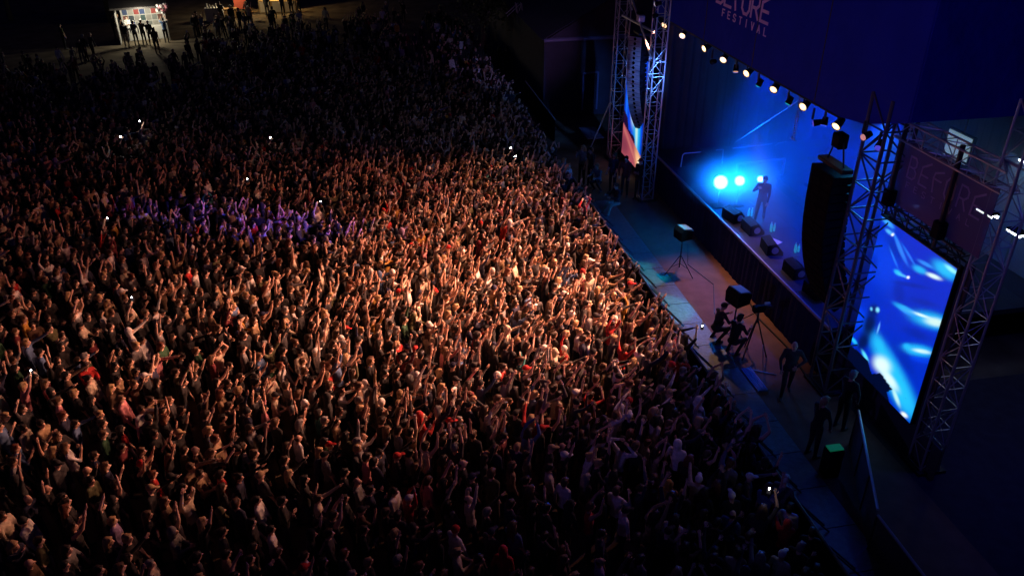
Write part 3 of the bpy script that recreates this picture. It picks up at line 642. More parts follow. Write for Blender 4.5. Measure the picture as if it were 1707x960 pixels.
    def tri_tube(pts, r, m):
        rings = []
        for i, p in enumerate(pts):
            d = (pts[min(i + 1, len(pts) - 1)] - pts[max(i - 1, 0)]).normalized(); q = d.to_track_quat('Z', 'Y').to_matrix()
            rr = r * (1, .95, .6)[i]
            rings.append([bm.verts.new(p + q @ Vector((rr * math.cos(2 * PI * k / 5), rr * math.sin(2 * PI * k / 5), 0))) for k in range(5)])
        for a, b in zip(rings[:-1], rings[1:]):
            for k in range(5):
                f = bm.faces.new((a[k], a[(k + 1) % 5], b[(k + 1) % 5], b[k])); f.material_index = m; f.smooth = True
        f = bm.faces.new(rings[-1]); f.material_index = m
    for a, b, c_, r in fingers: tri_tube((a, b, c_), r, SK)
    n0 = len(bm.faces)
    for sx in (-1, 1): ellipsoid(bm, hc + Vector((.032 * sx, .083, .012)), (.014, .012, .009), 6, 4)
    bm.faces.ensure_lookup_table()
    for f in bm.faces[n0:]: f.material_index = 4
    n0 = len(bm.faces); ellipsoid(bm, hc + Vector((0, .094, -.052 + lu * .1)), (.024, .012, .008), 6, 4)
    bm.faces.ensure_lookup_table()
    for f in bm.faces[n0:]: f.material_index = 5
    me.materials.clear()
    for m in BODY_MATS: me.materials.append(m)
    bm.to_mesh(me); bm.free()
    return me, hc, hands, drop
HAIRS = ('short', 'long', 'bun', 'cap', 'bob', 'hood', 'ponytail', 'beanie', 'bald')
def build_hair(name, style, tris=260):
    """around a head centred at the origin, facing +Y"""
    if style == 'bald':
        bm = bmesh.new(); ellipsoid(bm, (0, -.012, .012), (.0775, .09, .104), 10, 8)
        bmesh.ops.delete(bm, geom=[v for v in bm.verts if v.co.y > -.0 or v.co.z > .07], context='VERTS')
        me = bpy.data.meshes.new(name); bm.to_mesh(me); bm.free(); me.materials.append(M_HAIR); return me
    bm = bmesh.new()
    if style in ('cap', 'beanie'):
        ellipsoid(bm, (0, -.008, .045), (.09, .108, .085 if style == 'cap' else .11))
        if style == 'cap': ellipsoid(bm, (0, .13, .055), (.065, .085, .014))
        else: capsule(bm, (-.05, .06, .045), (.05, .06, .045), .03, .03)
    elif style == 'hood':
        ellipsoid(bm, (0, -.03, .02), (.108, .115, .14)); ellipsoid(bm, (0, -.03, -.1), (.11, .1, .07))
    else:
        ellipsoid(bm, (0, -.018, .03), (.092, .104, .108)); ellipsoid(bm, (0, -.05, -.01), (.084, .072, .1))
        capsule(bm, (-.04, .065, .085), (.045, .06, .085), .03, .032, 7)
        if style in ('long', 'bob'):
            L = -.30 if style == 'long' else -.13
            for x in (-.065, 0, .065): capsule(bm, (x, -.06, 0), (x * 1.25, -.085, L), .05, .042 if style == 'bob' else .034)
            for x in (-.088, .088): capsule(bm, (x, -.01, .02), (x * 1.05, .0, L * .8), .026, .024, 7)
        if style == 'bun': ellipsoid(bm, (0, -.11, .075), (.05, .05, .05))
        if style == 'ponytail':
            ellipsoid(bm, (0, -.115, .04), (.035, .04, .035)); capsule(bm, (0, -.13, .03), (0, -.135, -.2), .035, .018)
    me = shrinkwrap_mesh(bm, name, .018, tris)
    me.polygons.foreach_set('use_smooth', [True] * len(me.polygons))
    me.materials.clear(); me.materials.append(M_HAIR if style not in ('cap', 'beanie', 'hood') else M_HAT if style != 'hood' else M_TOP)
    return me
M_HAT = attr_mat('hat_cloth', 'hat_col', .8, .2, .3, 30)

POSES = [  # right arm, left arm, sleeves, phrase
 ('down', 'down', 'long', 'both arms down'),
 ('up', 'up', 'short', 'both bare arms straight up'),
 ('up', 'down', 'short', 'one bare arm straight up'),
 ('clap', 'clap', 'long', 'clapping overhead in long sleeves'),
 ('wide', 'wide', 'short', 'bare arms spread wide overhead'),
 ('pump', 'down', 'long', 'pumping one sleeved arm'),
 ('film', 'film', 'short', 'bare hands before the face'),
 ('front', 'front', 'long', 'arms folded'),
 ('mouth', 'down', 'short', 'one hand at the mouth'),
 ('down', 'point', 'long', 'stretching one sleeved arm forward'),
 ('clap', 'clap', 'none', 'clapping overhead with bare arms'),
 ('down', 'up', 'long', 'one sleeved arm straight up'),
 ('head', 'head', 'long', 'both hands on the head'),
 ('pump', 'pump', 'none', 'pumping both bare arms'),
 ('down', 'down', 'short', 'bare forearms hanging down'),
 ('mouth', 'mouth', 'long', 'both hands cupped at the mouth'),
 ('wide', 'down', 'none', 'one bare arm flung wide'),
 ('up', 'film', 'long', 'one sleeved arm raised'),
]
BODIES = [build_body('person_body', r, l, sl, 'stand', random.Random(i + 50 * take).uniform(-.05, .10), 1150, .12 + .1 * ((i + take) % 3), (1, .9, 1.07)[(i + take) % 3], i + 50 * take) for take in range(3) for i, (r, l, sl, _) in enumerate(POSES)]
NPOSE = len(POSES)
HAIR_MESH = {h: build_hair('hair', h) for h in HAIRS}
SKINS = [(.60, .38, .28), (.53, .32, .23), (.66, .45, .34), (.44, .26, .18), (.58, .37, .26)]
HAIR_COLS = {'black': (.012, .010, .009), 'dark brown': (.030, .018, .011), 'brown': (.10, .056, .03), 'blond': (.40, .27, .13), 'auburn': (.12, .038, .018), 'grey': (.22, .21, .20)}
TOPS = {'black': (.012, .012, .014), 'charcoal': (.035, .035, .04), 'navy': (.012, .016, .05), 'grey': (.16, .16, .165), 'white': (.66, .65, .62), 'cream': (.5, .43, .32),
        'tan': (.32, .22, .12), 'mustard': (.45, .24, .035), 'red': (.48, .022, .02), 'burgundy': (.13, .014, .022), 'olive': (.08, .085, .035), 'denim blue': (.07, .13, .26), 'teal': (.02, .16, .15),
        'pink': (.5, .2, .22), 'brown': (.09, .05, .028), 'lilac': (.28, .2, .38), 'dark green': (.015, .07, .03)}
TOP_W = dict(zip(TOPS, (44, 15, 9, 7, 6, 5, 4, 1.4, 1.8, 1.6, 3.5, 2.2, .5, .9, 5, .6, .6)))
LEGS = [(.02, .02, .025), (.03, .04, .08), (.05, .05, .055), (.015, .015, .017), (.16, .14, .11)]
HATS = {'black': (.012, .012, .014), 'white': (.65, .64, .6), 'red': (.45, .02, .02), 'tan': (.35, .25, .13), 'navy': (.015, .02, .06)}

# ---- where the crowd stands
EDGE_Y = [0, 60, 100, 130, 200, 240, 285, 345, 435, 530, 620, 680, 760, 900, 960, 1100]
EDGE_X = [840, 850, 868, 885, 900, 925, 958, 1003, 1050, 1118, 1195, 1236, 1296, 1394, 1434, 1520]
def keep(x, y):
    s, t = to_st(x, y)
    if t > 7.75: return 0
    px, py, f = picture((x, y, 1.5)); gx, gy, _ = picture((x, y, 0))
    if px > np.interp(py, EDGE_Y, EDGE_X): return 0
    clump = .35 + 1.5 * (.5 + .5 * math.sin(x * .9 + 1.7 * math.sin(y * .35)) * math.sin(y * .8 + 1.3 * math.sin(x * .4))) ** 2
    gx += 26 * math.sin(y * 1.7) + 14 * math.sin(y * 3.9); gy += 12 * math.sin(x * 1.1) + 7 * math.sin(x * 2.7)
    if gx < 338 and gy < 120: return 0
    if gx < 338 and gy < 160: return .035 * clump
    if gx < 338 and gy < 225: return .30 * clump
    if 676 < gx < 730 and 60 < gy < 150: return 0
    if gx > 800 and gy < 140: return 0
    if gy < 40: return 0
    if gy < 70: return .012
    if gy < 120: return .06 * clump
    if gy < 165: return .16 * clump
    if gy < 215: return .42 * clump
    return 1
pts = []; cells = {}
def try_add(x, y, r):
    ci, cj = int(x // .6), int(y // .6)
    for a in range(ci - 1, ci + 2):
        for b in range(cj - 1, cj + 2):
            for (qx, qy) in cells.get((a, b), ()):
                if (qx - x) ** 2 + (qy - y) ** 2 < r * r: return False
    cells.setdefault((ci, cj), []).append((x, y)); pts.append((x, y)); return True
PHONES = [(222, 202), (200, 225), (453, 226), (848, 243), (856, 257), (404, 296), (206, 492), (25, 622), (527, 332), (166, 362), (1268, 833), (1148, 545)]
def ground_at(px, py, z=0.0):
    dx, dy = px - 853.5, py - 480; r = Vector((dx, 1345 * CTH - dy * STH, -1345 * STH - dy * CTH)); k = (z - CAM_H) / r.z
    return r.x * k, r.y * k
phone_ids = []
for p in PHONES:
    x, y = ground_at(p[0], p[1], 1.95)
    if try_add(x, y, .3): phone_ids.append((len(pts) - 1, p))
yy = rng.uniform(8.5, 66, 190000); xx = rng.uniform(-1, 1, 190000)
for x0, y in zip(xx, yy):
    half = .66 * (.87 * y + 6.4) + 1.5; x = x0 * half
    if x0 > 0 and x > 9: continue
    if rng.random() > (.18 + .0125 * y): continue          # even tries per square metre
    k = keep(x, y)
    if k <= 0 or (k < 1 and rng.random() > k): continue
    s, t = to_st(x, y); px, py, f = picture((x, y, 1.5))
    r = .295 if t > -1.5 and s > 13 else .345
    if px < 380 or py > 760: r = .40
    try_add(x, y, r)
pts = np.array(pts); NP = len(pts)
print('crowd', NP)
FOC = np.array([S(a, 13).to_2d() for a in rng.uniform(11, 22, NP)])
face = np.arctan2(FOC[:, 1] - pts[:, 1], FOC[:, 0] - pts[:, 0]) - PI / 2 + rng.normal(0, .28, NP)
sc_ = rng.normal(.875, .04, NP).clip(.77, .97)
body_i = rng.choice(len(POSES), NP, p=np.array([9, 9, 8, 4, 5, 6, 6, 4, 4, 5, 4, 5, 2, 5, 10, 3, 4, 5]) / 98.)
# fewer raised arms at the near edge and at the far back
for i in range(NP):
    px, py, _ = picture((pts[i][0], pts[i][1], 1.5))
    calm = .75 if (py > 760 or px < 250 or py < 200) else .38 if px < 550 else .07
    if rng.random() < calm: body_i[i] = rng.choice([0, 14, 0, 7, 8, 14, 0, 9])
top_names = list(TOPS); tw = np.array([TOP_W[k] for k in top_names]); tw = tw / tw.sum()
top_i = rng.choice(len(top_names), NP, p=tw)
hair_names = list(HAIR_COLS); hair_i = rng.choice(len(hair_names), NP, p=[.27, .3, .2, .13, .06, .04])
style_i = rng.choice(len(HAIRS), NP, p=[.40, .22, .05, .09, .09, .03, .07, .02, .03])
skin_i = rng.integers(0, len(SKINS), NP); leg_i = rng.integers(0, len(LEGS), NP)
hat_names = list(HATS); hat_i = rng.choice(len(hat_names), NP, p=[.4, .25, .1, .1, .15])
body_i = body_i + NPOSE * rng.integers(0, 3, NP)
for k, (i, p) in enumerate(phone_ids): body_i[i] = 2; sc_[i] = .95
tilt = rng.normal(0, .05, (NP, 2))

# ---- the 250 nearest people in the frame, each a thing of its own
order = []
for i in range(NP):
    px, py, f = picture((pts[i][0], pts[i][1], 1.35))
    if 0 < px < 1707 and py < 955: order.append((f, i))
order.sort(); own = [i for _, i in order[:248]]
used = set()
STYLE_PHRASE = {'short': 'short {h} hair', 'long': 'long {h} hair', 'bun': '{h} hair in a bun', 'bob': 'bobbed {h} hair', 'ponytail': 'a {h} ponytail', 'bald': 'a bald crown',
                'cap': 'a {c} cap', 'beanie': 'a {c} beanie', 'hood': 'the hood up'}
def where(i):
    px, py, f = picture((pts[i][0], pts[i][1], 1.5))
    if py > 820: return 'low in the crowd'
    return 'further up in the crowd'
def make_person(i):
    p = pts[i]
    for attempt in range(400):
        tn, hn, st, cn = top_names[top_i[i]], hair_names[hair_i[i]], HAIRS[style_i[i]], hat_names[hat_i[i]]
        hp = STYLE_PHRASE[st].format(h=hn, c=cn)
        label = f'{tn} top, {hp}, {POSES[body_i[i] % NPOSE][3]}'
        if label not in used: break
        top_i[i] = rng.choice(len(top_names), p=tw)
        if attempt > 3: hair_i[i] = rng.integers(0, len(hair_names)); style_i[i] = rng.integers(0, len(HAIRS))
    used.add(label)
    me, hc, hands, _ = BODIES[body_i[i]]
    o = link('person', me, None, (p[0], p[1], 0), (tilt[i][0], tilt[i][1], face[i])); o.scale = (sc_[i],) * 3
    tag(o, 'person in ' + label, 'person', 'people at the near side of the crowd')
    h = link('hair' if HAIRS[style_i[i]] not in ('cap', 'beanie', 'hood') else HAIRS[style_i[i]], HAIR_MESH[HAIRS[style_i[i]]], o, hc)
    for q in (o, h):
        q['skin_col'] = SKINS[skin_i[i]]; q['top_col'] = TOPS[top_names[top_i[i]]]; q['leg_col'] = LEGS[leg_i[i]]
        q['hair_col'] = HAIR_COLS[hair_names[hair_i[i]]]; q['hat_col'] = HATS[hat_names[hat_i[i]]]
    return o
for i in own: make_person(i)

# ---- everybody farther off: one mass
def joined(bi, style):
    bm = bmesh.new(); me, hc, _, _ = BODIES[bi]; bm.from_mesh(me); n = len(bm.faces); nv = len(bm.verts)
    bm.from_mesh(HAIR_MESH[style]); bm.faces.ensure_lookup_table(); bm.verts.ensure_lookup_table()
    for f in bm.faces[n:]: f.material_index = 6
    for v in bm.verts[nv:]: v.co += hc
    out = bpy.data.meshes.new('crowd_member')
    for m in BODY_MATS: out.materials.append(m)
    out.materials.append(HAIR_MESH[style].materials[0])
    bm.to_mesh(out); bm.free(); return out
combos = {}; members = []
own_set = set(own); rest = [i for i in range(NP) if i not in own_set]
fixed_styles = {b: [HAIRS[0], HAIRS[1], HAIRS[(b % 6) + 2]] for b in range(len(BODIES))}
var = np.zeros(len(rest), dtype=np.int32)
for k, i in enumerate(rest):
    st = HAIRS[style_i[i]]
    fs = fixed_styles[body_i[i]]
    if st not in fs: st = fs[2]
    key = (int(body_i[i]), st)
    if key not in combos: combos[key] = len(members); members.append(joined(*key))
    var[k] = combos[key]
cm = bpy.data.meshes.new('crowd'); cm.from_pydata([(pts[i][0], pts[i][1], 0) for i in rest], [], [])
def put(name, typ, arr):
    a = cm.attributes.new(name, typ, 'POINT'); a.data.foreach_set('vector' if typ == 'FLOAT_VECTOR' else 'value', np.asarray(arr, dtype=np.float32 if typ != 'INT' else np.int32).ravel())
put('variant', 'INT', var); put('turn', 'FLOAT_VECTOR', [(tilt[i][0], tilt[i][1], face[i]) for i in rest]); put('size', 'FLOAT', [sc_[i] for i in rest])
put('skin_col', 'FLOAT_VECTOR', [SKINS[skin_i[i]] for i in rest]); put('top_col', 'FLOAT_VECTOR', [TOPS[top_names[top_i[i]]] for i in rest])
put('leg_col', 'FLOAT_VECTOR', [LEGS[leg_i[i]] for i in rest]); put('hair_col', 'FLOAT_VECTOR', [HAIR_COLS[hair_names[hair_i[i]]] for i in rest])
put('hat_col', 'FLOAT_VECTOR', [HATS[hat_names[hat_i[i]]] for i in rest])
crowd = tag(link('crowd', cm), 'dense dark crowd facing the stage, lit orange near the middle', 'crowd', None, 'stuff')
ng = bpy.data.node_groups.new('crowd', 'GeometryNodeTree')
ng.interface.new_socket('Geometry', in_out='INPUT', socket_type='NodeSocketGeometry'); ng.interface.new_socket('Geometry', in_out='OUTPUT', socket_type='NodeSocketGeometry')
gi = ng.nodes.new('NodeGroupInput'); go = ng.nodes.new('NodeGroupOutput'); iop = ng.nodes.new('GeometryNodeInstanceOnPoints'); gj = ng.nodes.new('GeometryNodeJoinGeometry')
for me in reversed(members):
    so = bpy.data.objects.new('crowd_member', me)
    oi = ng.nodes.new('GeometryNodeObjectInfo'); oi.inputs[0].default_value = so; oi.inputs['As Instance'].default_value = False
    g2 = ng.nodes.new('GeometryNodeGeometryToInstance'); ng.links.new(oi.outputs['Geometry'], g2.inputs[0]); ng.links.new(g2.outputs[0], gj.inputs[0])
def named(n, typ):
    a = ng.nodes.new('GeometryNodeInputNamedAttribute'); a.data_type = typ; a.inputs[0].default_value = n; return a.outputs[0]
ng.links.new(gi.outputs[0], iop.inputs['Points']); ng.links.new(gj.outputs[0], iop.inputs['Instance']); iop.inputs['Pick Instance'].default_value = True
ng.links.new(named('variant', 'INT'), iop.inputs['Instance Index']); ng.links.new(named('turn', 'FLOAT_VECTOR'), iop.inputs['Rotation']); ng.links.new(named('size', 'FLOAT'), iop.inputs['Scale'])
ng.links.new(iop.outputs[0], go.inputs[0])
cmod = crowd.modifiers.new('crowd', 'NODES'); cmod.node_group = ng

# ------------------------------------------------------------------ phones held over the crowd
M_TORCH = mat('phone_torch', (1, 1, 1), .3, 0, (1.0, .93, .85), 90.0)
PH_L = ['phone torch shining, second from the white kiosk end of the dark crowd', 'phone torch shining, lower one of the pair below the white kiosk', 'phone torch alone in the dark upper middle of the crowd', 'phone torch, upper one of the pair beside the dark pit fence',
        'phone torch, lower one of the pair beside the dark pit fence', 'phone torch shining above the violet lit strip of people', 'phone torch at the dim edge of the orange lit people', 'phone torch alone in the darkest outer part of the crowd',
        'phone torch glowing warm just above the violet lit strip', 'small phone torch in the dark, far from the stage, above the dim orange edge', 'phone torch among blue lit people near the pit corner', 'phone torch near the pit barrier in the bright orange crowd']
for (i, p), lb in zip(phone_ids, PH_L):
    me, hc, hands, _ = BODIES[body_i[i]]
    h = Matrix.Rotation(face[i], 4, 'Z') @ (hands[1] * sc_[i]); c = Vector((pts[i][0], pts[i][1], 0)) + h + Vector((0, 0, .04))
    d = (Vector((0, 0, CAM_H)) - c).normalized()
    o = thing('phone', c, lb, 'phone', 'phones held up over the crowd'); R = d.to_track_quat('Z', 'Y').to_matrix().to_4x4()
    q = link('case', MB().box((0, 0, 0), (.075, .15, .010), bevel=.003).mesh('case', M_BLACKBOX), o); q.matrix_local = R
    big = PHONES.index(p) in (0, 1, 2, 3, 4)
    q = link('torch', MB().tube((0, .03, .005), (0, .03, .009), .026 if big else .016, .026 if big else .016, 10).mesh('torch', M_TORCH), o); q.matrix_local = R
    point('torch_glow', c + d * .08, 2.2 if big else .8, (1.0, .9, .78), .02)

# ------------------------------------------------------------------ people apart from the crowd
EXTRA_B = {
 'crouch': build_body('person_body', 'hold', 'hold', 'long', 'crouch', .25, 1500, .15),
 'sit': build_body('person_body', 'hold', 'front', 'long', 'sit', .1, 1500, .1),
 'walk': build_body('person_body', 'down', 'hips', 'long', 'walk', .05, 1800, .0, 1.08),
 'sing': build_body('person_body', 'mouth', 'down', 'long', 'walk', .12, 1800, .0, 1.0),
 'play': build_body('person_body', 'hold', 'hold', 'long', 'stand', .1, 1500, .0, 1.0),
}
n_special = 0
def special(s, t, z, body, turn, top, leg, hair, style, label, skin=1, scale=1.0, hat='black', xy=None, group=None):
    """turn: direction faced, degrees clockwise from the s direction (90 = toward the stage)"""
    me, hc, hands, _ = EXTRA_B[body] if isinstance(body, str) else BODIES[body]
    loc = S(s, t, z) if xy is None else Vector((xy[0], xy[1], z))
    ang = -AZ * 1.0 - math.radians(turn) if xy is None else math.radians(turn)
    o = link('person', me, None, loc, (0, 0, ang)); o.scale = (scale,) * 3; tag(o, label, 'person', group)
    h = link('hair' if style not in ('cap', 'beanie', 'hood') else style, HAIR_MESH[style], o, hc)
    for q in (o, h):
        q['skin_col'] = SKINS[skin]; q['top_col'] = TOPS[top]; q['leg_col'] = leg; q['hair_col'] = HAIR_COLS[hair]; q['hat_col'] = HATS[hat]
    return o
DK = (.02, .02, .025)
special(22.75, 12.85, 1.5, 'sing', 215, 'black', DK, 'dark brown', 'short', 'performer in dark clothes standing before the round beam lamp, hand at the mouth')
special(23.2, 15.75, 1.5, 'play', 260, 'white', DK, 'brown', 'short', 'musician in white behind the keyboard in the blue smoke')
special(24.5, 16.3, 1.92, 'play', 260, 'grey', DK, 'blond', 'long', 'long haired musician standing on the low riser in the smoke')
special(15.55, 10.35, 0, 'walk', 205, 'charcoal', DK, 'grey', 'bald', 'guard in dark clothes striding across the pit, bald crown')
special(18.35, 9.55, 0, 'crouch', 80, 'charcoal', DK, 'brown', 'cap', 'crouching crew member in a cap beside the speaker stand in the pit')
special(17.6, 9.75, 0, 'crouch', 60, 'black', DK, 'black', 'short', 'crouching crew member in black next to the tripod camera')
special(13.2, 9.8, 0, 0, 75, 'black', DK, 'blond', 'ponytail', 'blond ponytailed crew member in black behind the green topped case')
special(14.0, 11.0, 0, 0, 70, 'black', DK, 'grey', 'short', 'grey haired crew member in black below the big screen')
special(27.7, 9.5, .0, 'sit', 250, 'charcoal', (.35, .3, .24), 'brown', 'short', 'person in pale trousers sitting at the far end of the pit')
special(29.2, 10.3, 0, 0, 215, 'burgundy', DK, 'dark brown', 'short', 'person in burgundy standing below the far screen')
special(28.8, 10.75, 0, 7, 230, 'black', DK, 'black', 'cap', 'crew member in a cap, arms folded, beside the slim tower foot', hat='red')
special(29.6, 9.9, 0, 14, 225, 'navy', DK, 'brown', 'long', 'long haired person in navy below the far screen')
special(30.4, 9.2, 0, 0, 240, 'charcoal', DK, 'dark brown', 'short', 'person in charcoal in the dark past the far pit end')
special(30.7, 8.9, 0, 8, 230, 'grey', DK, 'blond', 'bob', 'person with bobbed hair in grey in the dark past the far pit end')
special(29.9, 9.4, 0, 'crouch', 230, 'grey', DK, 'blond', 'short', 'crouching photographer in grey at the far pit end')
def at_px(px, py): return ground_at(px, py)
# round the kiosk
KI = 'people round the white kiosk'
for px, py, b_, tr_, top, hr, st_, lb, skn in (
    (193, 66, 0, -60, 'black', 'dark brown', 'short', 'person in black waiting at the outer corner of the kiosk', 1), (203, 65, 8, -70, 'charcoal', 'blond', 'long', 'long haired blond person in charcoal at the outer corner of the kiosk', 1),
    (219, 69, 7, -150, 'white', 'brown', 'short', 'vendor in white standing at the open kiosk front', 2), (213, 80, 14, 20, 'black', 'black', 'short', 'person in black with pale legs stepping up to the kiosk', 1),
    (229, 77, 0, 5, 'navy', 'black', 'short', 'person in navy before the kiosk posters', 1), (242, 75, 0, 0, 'black', 'dark brown', 'bun', 'person with a bun before the kiosk posters', 3),
    (254, 77, 7, 10, 'charcoal', 'black', 'cap', 'person in a white cap before the kiosk posters', 1), (264, 90, 14, 5, 'black', 'black', 'long', 'long haired person in black nearest the crowd by the kiosk', 1),
    (279, 72, 6, 15, 'denim blue', 'dark brown', 'short', 'person in denim blue at the kiosk side with hands up', 1),
    (328, 64, 0, -140, 'black', 'dark brown', 'short', 'person in black standing between the kiosk and the white counter', 1), (334, 60, 0, 120, 'brown', 'black', 'short', 'person in brown standing between the kiosk and the white counter', 1),
    (146, 103, 0, -30, 'black', 'grey', 'short', 'grey haired person in black on the lit ground beyond the kiosk', 1), (158, 100, 0, -35, 'charcoal', 'blond', 'short', 'short haired blond person in charcoal on the lit ground beyond the kiosk', 1),
    (110, 83, 14, -40, 'olive', 'black', 'short', 'person in olive walking in the dark far from the kiosk', 1)):
    x, y = at_px(px, py); special(0, 0, 0, b_, tr_, top, (.3, .27, .22) if 'pale legs' in lb else DK, hr, st_, lb, skn, .98, 'white', (x, y), KI)
WS = 'people standing behind the crowd'
for px, py, b_, tr_, top, hr, st_, lb in (
    (706, 72, 0, -60, 'denim blue', 'black', 'short', 'person in a pale blue top alone on the ground behind the crowd'), (730, 76, 7, 160, 'white', 'dark brown', 'short', 'person in white, arms folded, behind the tight group'),
    (747, 78, 0, 100, 'grey', 'brown', 'long', 'long haired person in grey behind the tight group'), (740, 103, 8, -80, 'black', 'black', 'cap', 'person in a white cap at the tight group'), (752, 104, 0, 40, 'cream', 'brown', 'short', 'person in cream inside the tight group'),
    (770, 108, 14, 70, 'white', 'dark brown', 'bob', 'bobbed hair person in white inside the tight group'), (764, 100, 0, 200, 'charcoal', 'black', 'short', 'person in charcoal inside the tight group'), (781, 104, 7, 120, 'grey', 'blond', 'short', 'blond person in grey at the end of the tight group'),
    (788, 116, 0, 30, 'black', 'dark brown', 'long', 'long haired person in black below the tight group'), (831, 78, 0, -20, 'grey', 'brown', 'bob', 'person in grey beside the broad white shirt'), (838, 79, 0, -10, 'white', 'dark brown', 'short', 'person in a broad white shirt seen from behind'),
    (832, 128, 0, -30, 'black', 'black', 'long', 'long haired person in black on the reddish ground'), (845, 126, 14, -25, 'black', 'brown', 'short', 'brown haired person in black on the reddish ground'),
    (458, 52, 0, 0, 'black', 'black', 'short', 'person in black walking before the golden stall'), (447, 30, 0, 5, 'charcoal', 'dark brown', 'short', 'person in charcoal at the outer end of the golden stall'), (473, 28, 8, -5, 'navy', 'black', 'short', 'person in navy at the middle of the golden stall'),
    (487, 27, 0, 10, 'black', 'brown', 'long', 'long haired person in black at the golden stall'), (500, 26, 7, -20, 'brown', 'black', 'short', 'person in brown past the inner end of the golden stall')):
    x, y = at_px(px, py); special(0, 0, 0, b_, tr_, top, DK, hr, st_, lb, 1, 1.0, 'white', (x, y), WS)

# ------------------------------------------------------------------ gear in the pit
def speaker_stand(s, t, h, yaw, label, big=1.0):
    o = thing('tripod_speaker', S(s, t, 0), label, 'loudspeaker', 'tripod speakers in the pit'); z0 = Vector((0, 0, 0))
    P = lambda a, b_, c: S(s + a, t + b_, c)
    bar('pole', P(0, 0, .25), P(0, 0, h), .022, M_BLACK, o)
    for k in range(3):
        a = k * 2 * PI / 3 + .4; bar('leg', P(0, 0, .72), P(.55 * math.cos(a), .55 * math.sin(a), .02), .016, M_BLACK, o)
        bar('brace', P(0, 0, .4), P(.34 * math.cos(a), .34 * math.sin(a), .30), .010, M_BLACK, o)
    me = MB().prism([(-.20, -.24, -.20), (.20, -.24, -.16), (.24, -.24, .14), (-.14, -.24, .22), (-.22, -.24, .10)], (0, .48, 0)).mesh('cabinet', M_BLACKBOX)
    c = link('cabinet', me, o, (0, 0, h + .18), (0, 0, ROTZ + yaw)); c.scale = (big,) * 3
    link('grille', MB().box((-.21, 0, -.05), (.012, .42, .24)).mesh('grille', M_GRILLE), c); link('top_panel', MB().box((.05, 0, .20), (.30, .40, .008), rot=Euler((0, .14, 0)).to_matrix()).mesh('top_panel', mat('teal_grey_panel', (.16, .24, .26), .5)), c)
speaker_stand(22.45, 10.05, 1.35, .2, 'black speaker on a tripod in the far half of the pit')
speaker_stand(18.15, 10.0, 1.40, .25, 'black speaker on a tripod beside the crouching crew', 1.1)
tc = thing('tripod_camera', S(17.45, 10.3, 0), 'video camera on a tall tripod in the pit', 'camera')
for k in range(3):
    a = k * 2 * PI / 3; bar('leg', S(17.45, 10.3, 1.25), S(17.45 + .42 * math.cos(a), 10.3 + .42 * math.sin(a), .02), .02, M_BLACK, tc)
bar('column', S(17.45, 10.3, 1.1), S(17.45, 10.3, 1.42), .03, M_BLACK, tc); sbox('body', 17.45, 10.3, 1.55, .16, .34, .2, M_BLACKBOX, tc, .02); bar('lens', S(17.45, 10.46, 1.56), S(17.45, 10.66, 1.56), .055, M_BLACK, tc, 10); bar('pan_handle', S(17.45, 10.2, 1.42), S(17.5, 9.8, 1.2), .012, M_BLACK, tc)
sbox('viewfinder', 17.45, 10.52, 1.70, .07, .16, .05, mat('pale_plastic', (.6, .58, .62), .4), tc, .01)
mb_ = thing('microphone_stand', S(16.6, 10.3, 0), 'thin microphone stand with a flat bar base on the pit floor', 'stand'); bar('base_bar', S(16.75, 9.98, .03), S(16.4, 10.55, .03), .018, M_ALU, mb_); bar('upright', S(16.6, 10.25, .03), S(16.85, 10.25, .75), .012, M_ALU, mb_)
strip = thing('cable_ramp', S(16.3, 9.83, 0), 'blue lit ribbed cable ramp along the seam of the pit floor', 'cable ramp')
for k in range(6): sbox('rib', 16.3, 9.72 + k * .05, .03 + .006 * (k % 2), 1.05, .042, .05, mat('ramp_lit_blue', (.10, .16, .40), .4), strip)  # blue of the light strip is put into the rib colour
fc = thing('flight_case', S(12.55, 9.9, 0), 'black flight case with a green lit top near the pit corner', 'case'); sbox('body', 12.55, 9.9, .40, .30, .36, .76, M_BLACKBOX, fc, .02)
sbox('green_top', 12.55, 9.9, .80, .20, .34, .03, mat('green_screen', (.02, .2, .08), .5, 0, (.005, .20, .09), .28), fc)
for k, (a, c, z_) in enumerate((((13.4, 10.95), (10.4, 9.55), 1.05), ((10.3, 9.5), (6.0, 9.4), 1.0))):
    f = thing('scrim_fence', S(*a, 0), ('blue lit top of the scrim fence closing the pit below the big screen', 'dark scrim fence leading away from the pit corner')[k], 'fence', 'scrim fences at the pit corner')
    A, B = S(*a), S(*c); n_ = 3
    for i in range(n_):
        p, q = A.lerp(B, i / n_), A.lerp(B, (i + 1) / n_)
        bar('rail', p + Vector((0, 0, z_)), q + Vector((0, 0, z_)), .03, M_ALU, f); bar('post', p, p + Vector((0, 0, z_)), .025, M_BLACK, f)
        MB().prism([p - A, q - A, q - A + Vector((0, 0, z_ - .04)), p - A + Vector((0, 0, z_ - .04))], Wv * .01).part('scrim_panel', M_CLOTH, f)
for k, (pp, lb) in enumerate((([(24.5, 11.2), (23, 10.6), (21.5, 10.9), (19.8, 10.2), (18.2, 10.1)], 'black cable snaking across the pit floor to the tripods'), ([(20.5, 11.6), (19.2, 11.4), (17.6, 11.5), (16.0, 11.3)], 'bundle of black cable lying along the foot of the stage skirt'))):
    o = thing('floor_cable', S(*pp[0], .02), lb, 'cable'); 
    for a, c in zip(pp[:-1], pp[1:]): bar('cable', S(*a, .02), S(*c, .02), .015 if k == 0 else .03, M_BLACK, o, 5)

